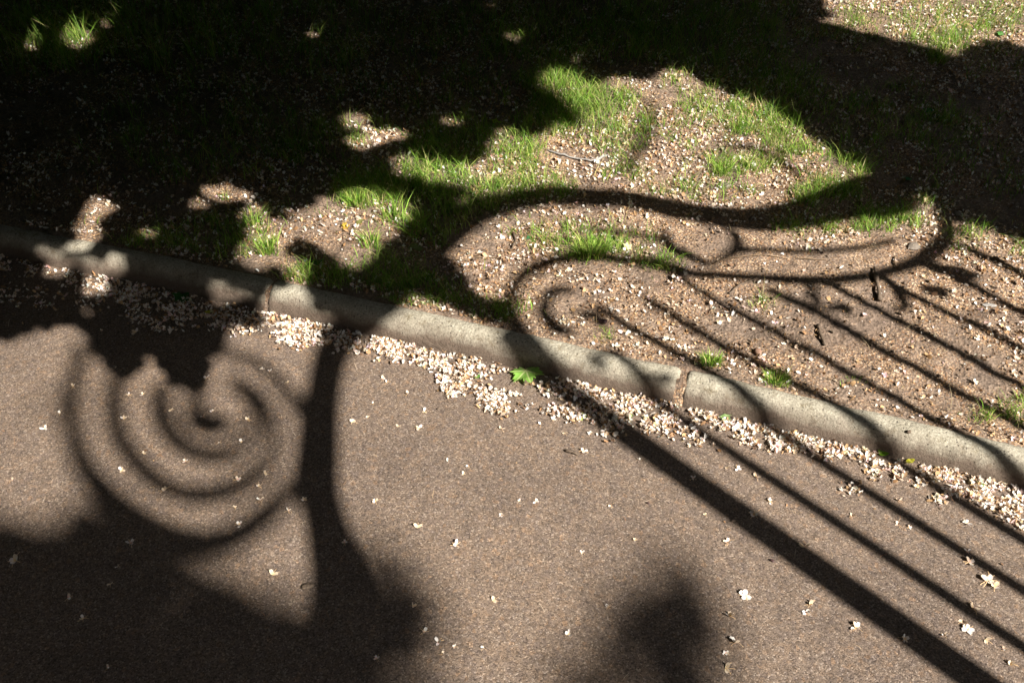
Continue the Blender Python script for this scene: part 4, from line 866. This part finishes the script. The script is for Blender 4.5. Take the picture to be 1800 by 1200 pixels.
tree('plane_tree', 'very tall tree far behind the camera whose top throws the faintest shade at the bottom', [F2_, F3], [], (12, 15), (.06, .035), 2, (5.5, -9.6, 0),
     [(5.5, -9.6, -.1, .3), (5.5, -9.4, 4, .24), (5.8, -8.9, 7.5, .13), (6.3, -8.0, 9.5, .05)], gx=(-3.4, 1.8), gy=(-.6, 2.4), keep=.93)
tree('maple_tree', 'taller tree behind the camera whose high leaves throw the blurred shade along the bottom', [F1], [], (8.5, 11), (.08, .05, .035), 3, (2.0, -4.4, 0),
     [(2.0, -4.4, -.1, .3), (2.0, -4.4, 2.0, .25), (2.3, -4.1, 3.6, .18), (2.9, -3.5, 4.8, .1), (3.2, -3.1, 5.4, .05)], gx=(-3.4, 1.8), gy=(-.6, 2.4))
F5 = [(215, 1120), (262, 1070), (330, 1040), (400, 1020), (480, 1010), (545, 1020), (560, 1060), (600, 1400), (215, 1400)]
F5C = [(215, 1250), (225, 1130), (245, 1040), (310, 985), (400, 975), (440, 1060), (430, 1250)]
F4B = [(1120, 1060), (1160, 1030), (1200, 1035), (1230, 1080), (1250, 1150), (1290, 1400), (1000, 1400), (1080, 1190)]
F5B = [(-300, 1060), (300, 1060), (400, 1130), (760, 1130), (760, 1500), (-300, 1500)]
F6 = [(60, 660), (125, 680), (130, 730), (70, 730)]
F7 = [(640, 900), (700, 920), (770, 1020), (800, 1100), (830, 1400), (600, 1400), (600, 960)]
F8 = [(1030, 1060), (1090, 980), (1180, 950), (1260, 1000), (1310, 1100), (1340, 1400), (900, 1400), (960, 1150)]
tree('lime_tree', 'airy tall tree whose few top leaves dim the lower edge of the path', [F4B, F5C], [], (13, 16), (.04, .03), 1, (4.5, -12.5, 0),
     [(4.5, -12.5, -.1, .3), (4.6, -12.2, 4, .24), (5.5, -11, 8, .13), (6.6, -9.4, 10, .05)], gx=(-3.4, 1.8), gy=(-.6, 2.4), keep=.75)
tree('ash_tree', 'thin crowned tree behind the camera whose sparse high leaves soften the light at the bottom', [F5, F5C, F5B, F6, F7, F8], [], (10, 13), (.042, .03), 1, (3.4, -6.6, 0),
     [(3.4, -6.6, -.1, .22), (3.4, -6.6, 2.5, .18), (3.8, -5.8, 5.0, .1), (4.2, -5.0, 6.2, .05)], gx=(-3.4, 1.8), gy=(-.6, 2.4), keep=.5)

def shade_tree(label, cx, cy, cz, rx, ry, rz, n, base, leaf=.18, name='sky_block_tree'):
    """a leafy tree added outside the frame to block skylight; leaves keep clear of the sunlit gap above the path"""
    d = rng.normal(0, 1, (n, 3)); d /= np.linalg.norm(d, axis=1)[:, None]; rr = rng.uniform(.45, 1, n)**.4
    P = np.array([cx, cy, cz])+d*rr[:, None]*[rx, ry, rz]
    k = P[:, 2] > .25; G = P-SUN*(P[:, 2]/SUN[2])[:, None]
    gu, gv, gd = to_px(G); k &= ~((gd > .3) & (gu > -130) & (gu < 1930) & (gv > -110) & (gv < 1330))
    u, v, dz = to_px(P); k &= ~((dz > 0) & (u > -700) & (u < 2500) & (v > -500) & (v < 1800))
    k &= ~((np.abs(P[:, 0]) < 1.2) & (np.abs(P[:, 1]) < 1.2) & (P[:, 2] < 2.2))
    P = P[k]; n = len(P); Rm = rand_rot(n, .9)
    t8 = np.array([(math.cos(a)*(1 if i % 2 else .7), math.sin(a)*(1 if i % 2 else .7), .12*math.cos(2*a)) for i, a in enumerate(np.linspace(0, 2*math.pi, 8, endpoint=False))])
    q = np.einsum('nij,vj->nvi', Rm, t8)*(leaf*rng.uniform(.6, 1.3, n))[:, None, None]+P[:, None, :]
    F_ = np.arange(n*8).reshape(-1, 8); c = np.repeat(palette(n, [(.05, .10, .025), (.04, .08, .02), (.07, .13, .03)], [.4, .3, .3]), 8, 0)
    root = empty(name, base); B = np.array(base, float); tag(root, label, 'tree', 'added trees blocking skylight around the path')
    mesh_obj('crown', q.reshape(-1, 3)-B, F_, M['crown'], root, cols=c, smooth=False)
    tk = [(base[0], base[1], -.1, .28), (base[0], base[1], cz*.4, .22), ((base[0]+cx)/2, (base[1]+cy)/2, cz*.75, .15), (cx, cy, cz, .07)]
    V, F2 = tube(smooth_path(np.array(tk)[:, :3], 5), smooth_path(np.array(tk), 5)[:, 3], 12); mesh_obj('trunk', np.array(V)-B, F2, M['bark'], root)
shade_tree('broad dense tree added beyond the top of the frame to block skylight', 0, 8.5, 4.5, 7.5, 3.4, 4.6, 16000, (0, 9, 0))
shade_tree('broad dense tree added left of the frame to block skylight', -7, 3, 4.5, 4.6, 6, 4.6, 14000, (-7, 4, 0))
shade_tree('broad dense tree added right of the frame to block skylight', 8.5, 6, 4.5, 4.5, 5, 4.6, 12000, (8.5, 7, 0))
shade_tree('wide crowned tree added on the near side at left to cut skylight', -5, -5, 5, 6, 4.5, 4.8, 14000, (-5, -6, 0))
shade_tree('tall tree added high over the path to cut skylight', -1.5, 1.5, 7.0, 6.5, 6.0, 2.2, 16000, (-6.5, -1.5, 0))
shade_tree('distant tree added on the near side at right to cut skylight', 7.5, -8.5, 4.2, 5, 4, 4.2, 9000, (8.5, -9.5, 0))
shade_tree('tree added on the near side beyond the gate to cut skylight', 12, -2, 4.6, 4, 4.5, 4.6, 12000, (12.5, -2, 0))
shade_tree('spreading tree added behind the camera to block skylight', 1.0, -9, 5.0, 4.5, 3.5, 4.8, 12000, (.5, -10, 0))
shade_tree('far tree added by the path end at left to block skylight', -12, -.5, 4.5, 3.5, 4.5, 4.6, 10000, (-12.5, -2, 0))
shade_tree('far tree added by the path end at right to block skylight', 13, 8, 4.5, 3.5, 5, 4.6, 8000, (13, 9, 0))
def added_hedge(label, x0, x1, y, n):  # tall leaf screen added out of view to keep skylight off the ground
    P = np.column_stack([rng.uniform(x0, x1, n), y+rng.normal(0, .5, n), rng.uniform(0.02, 3.2, n)]); Rm = rand_rot(n, .9)
    t6 = np.array([(math.cos(a)*(1 if i % 2 else .75), math.sin(a)*(1 if i % 2 else .75), 0) for i, a in enumerate(np.linspace(0, 2*math.pi, 8, endpoint=False))])
    q = np.einsum('nij,vj->nvi', Rm, t6)*(.2*rng.uniform(.6, 1.3, n))[:, None, None]+P[:, None, :]; q[:, :, 2] = np.abs(q[:, :, 2])
    o = mesh_obj('added_hedge', q.reshape(-1, 3), np.arange(n*8).reshape(-1, 8), M['crown'], cols=np.repeat(palette(n, [(.05, .10, .025), (.04, .08, .02)], [.5, .5]), 8, 0), smooth=False)
    tag(o, label, 'added_hedge')
added_hedge('tall leaf screen added far beyond the top of the frame to block low skylight', -16, 16, 12.5, 9000)
added_hedge('tall leaf screen added far behind the camera to block low skylight', -16, 12, -13.5, 9000)
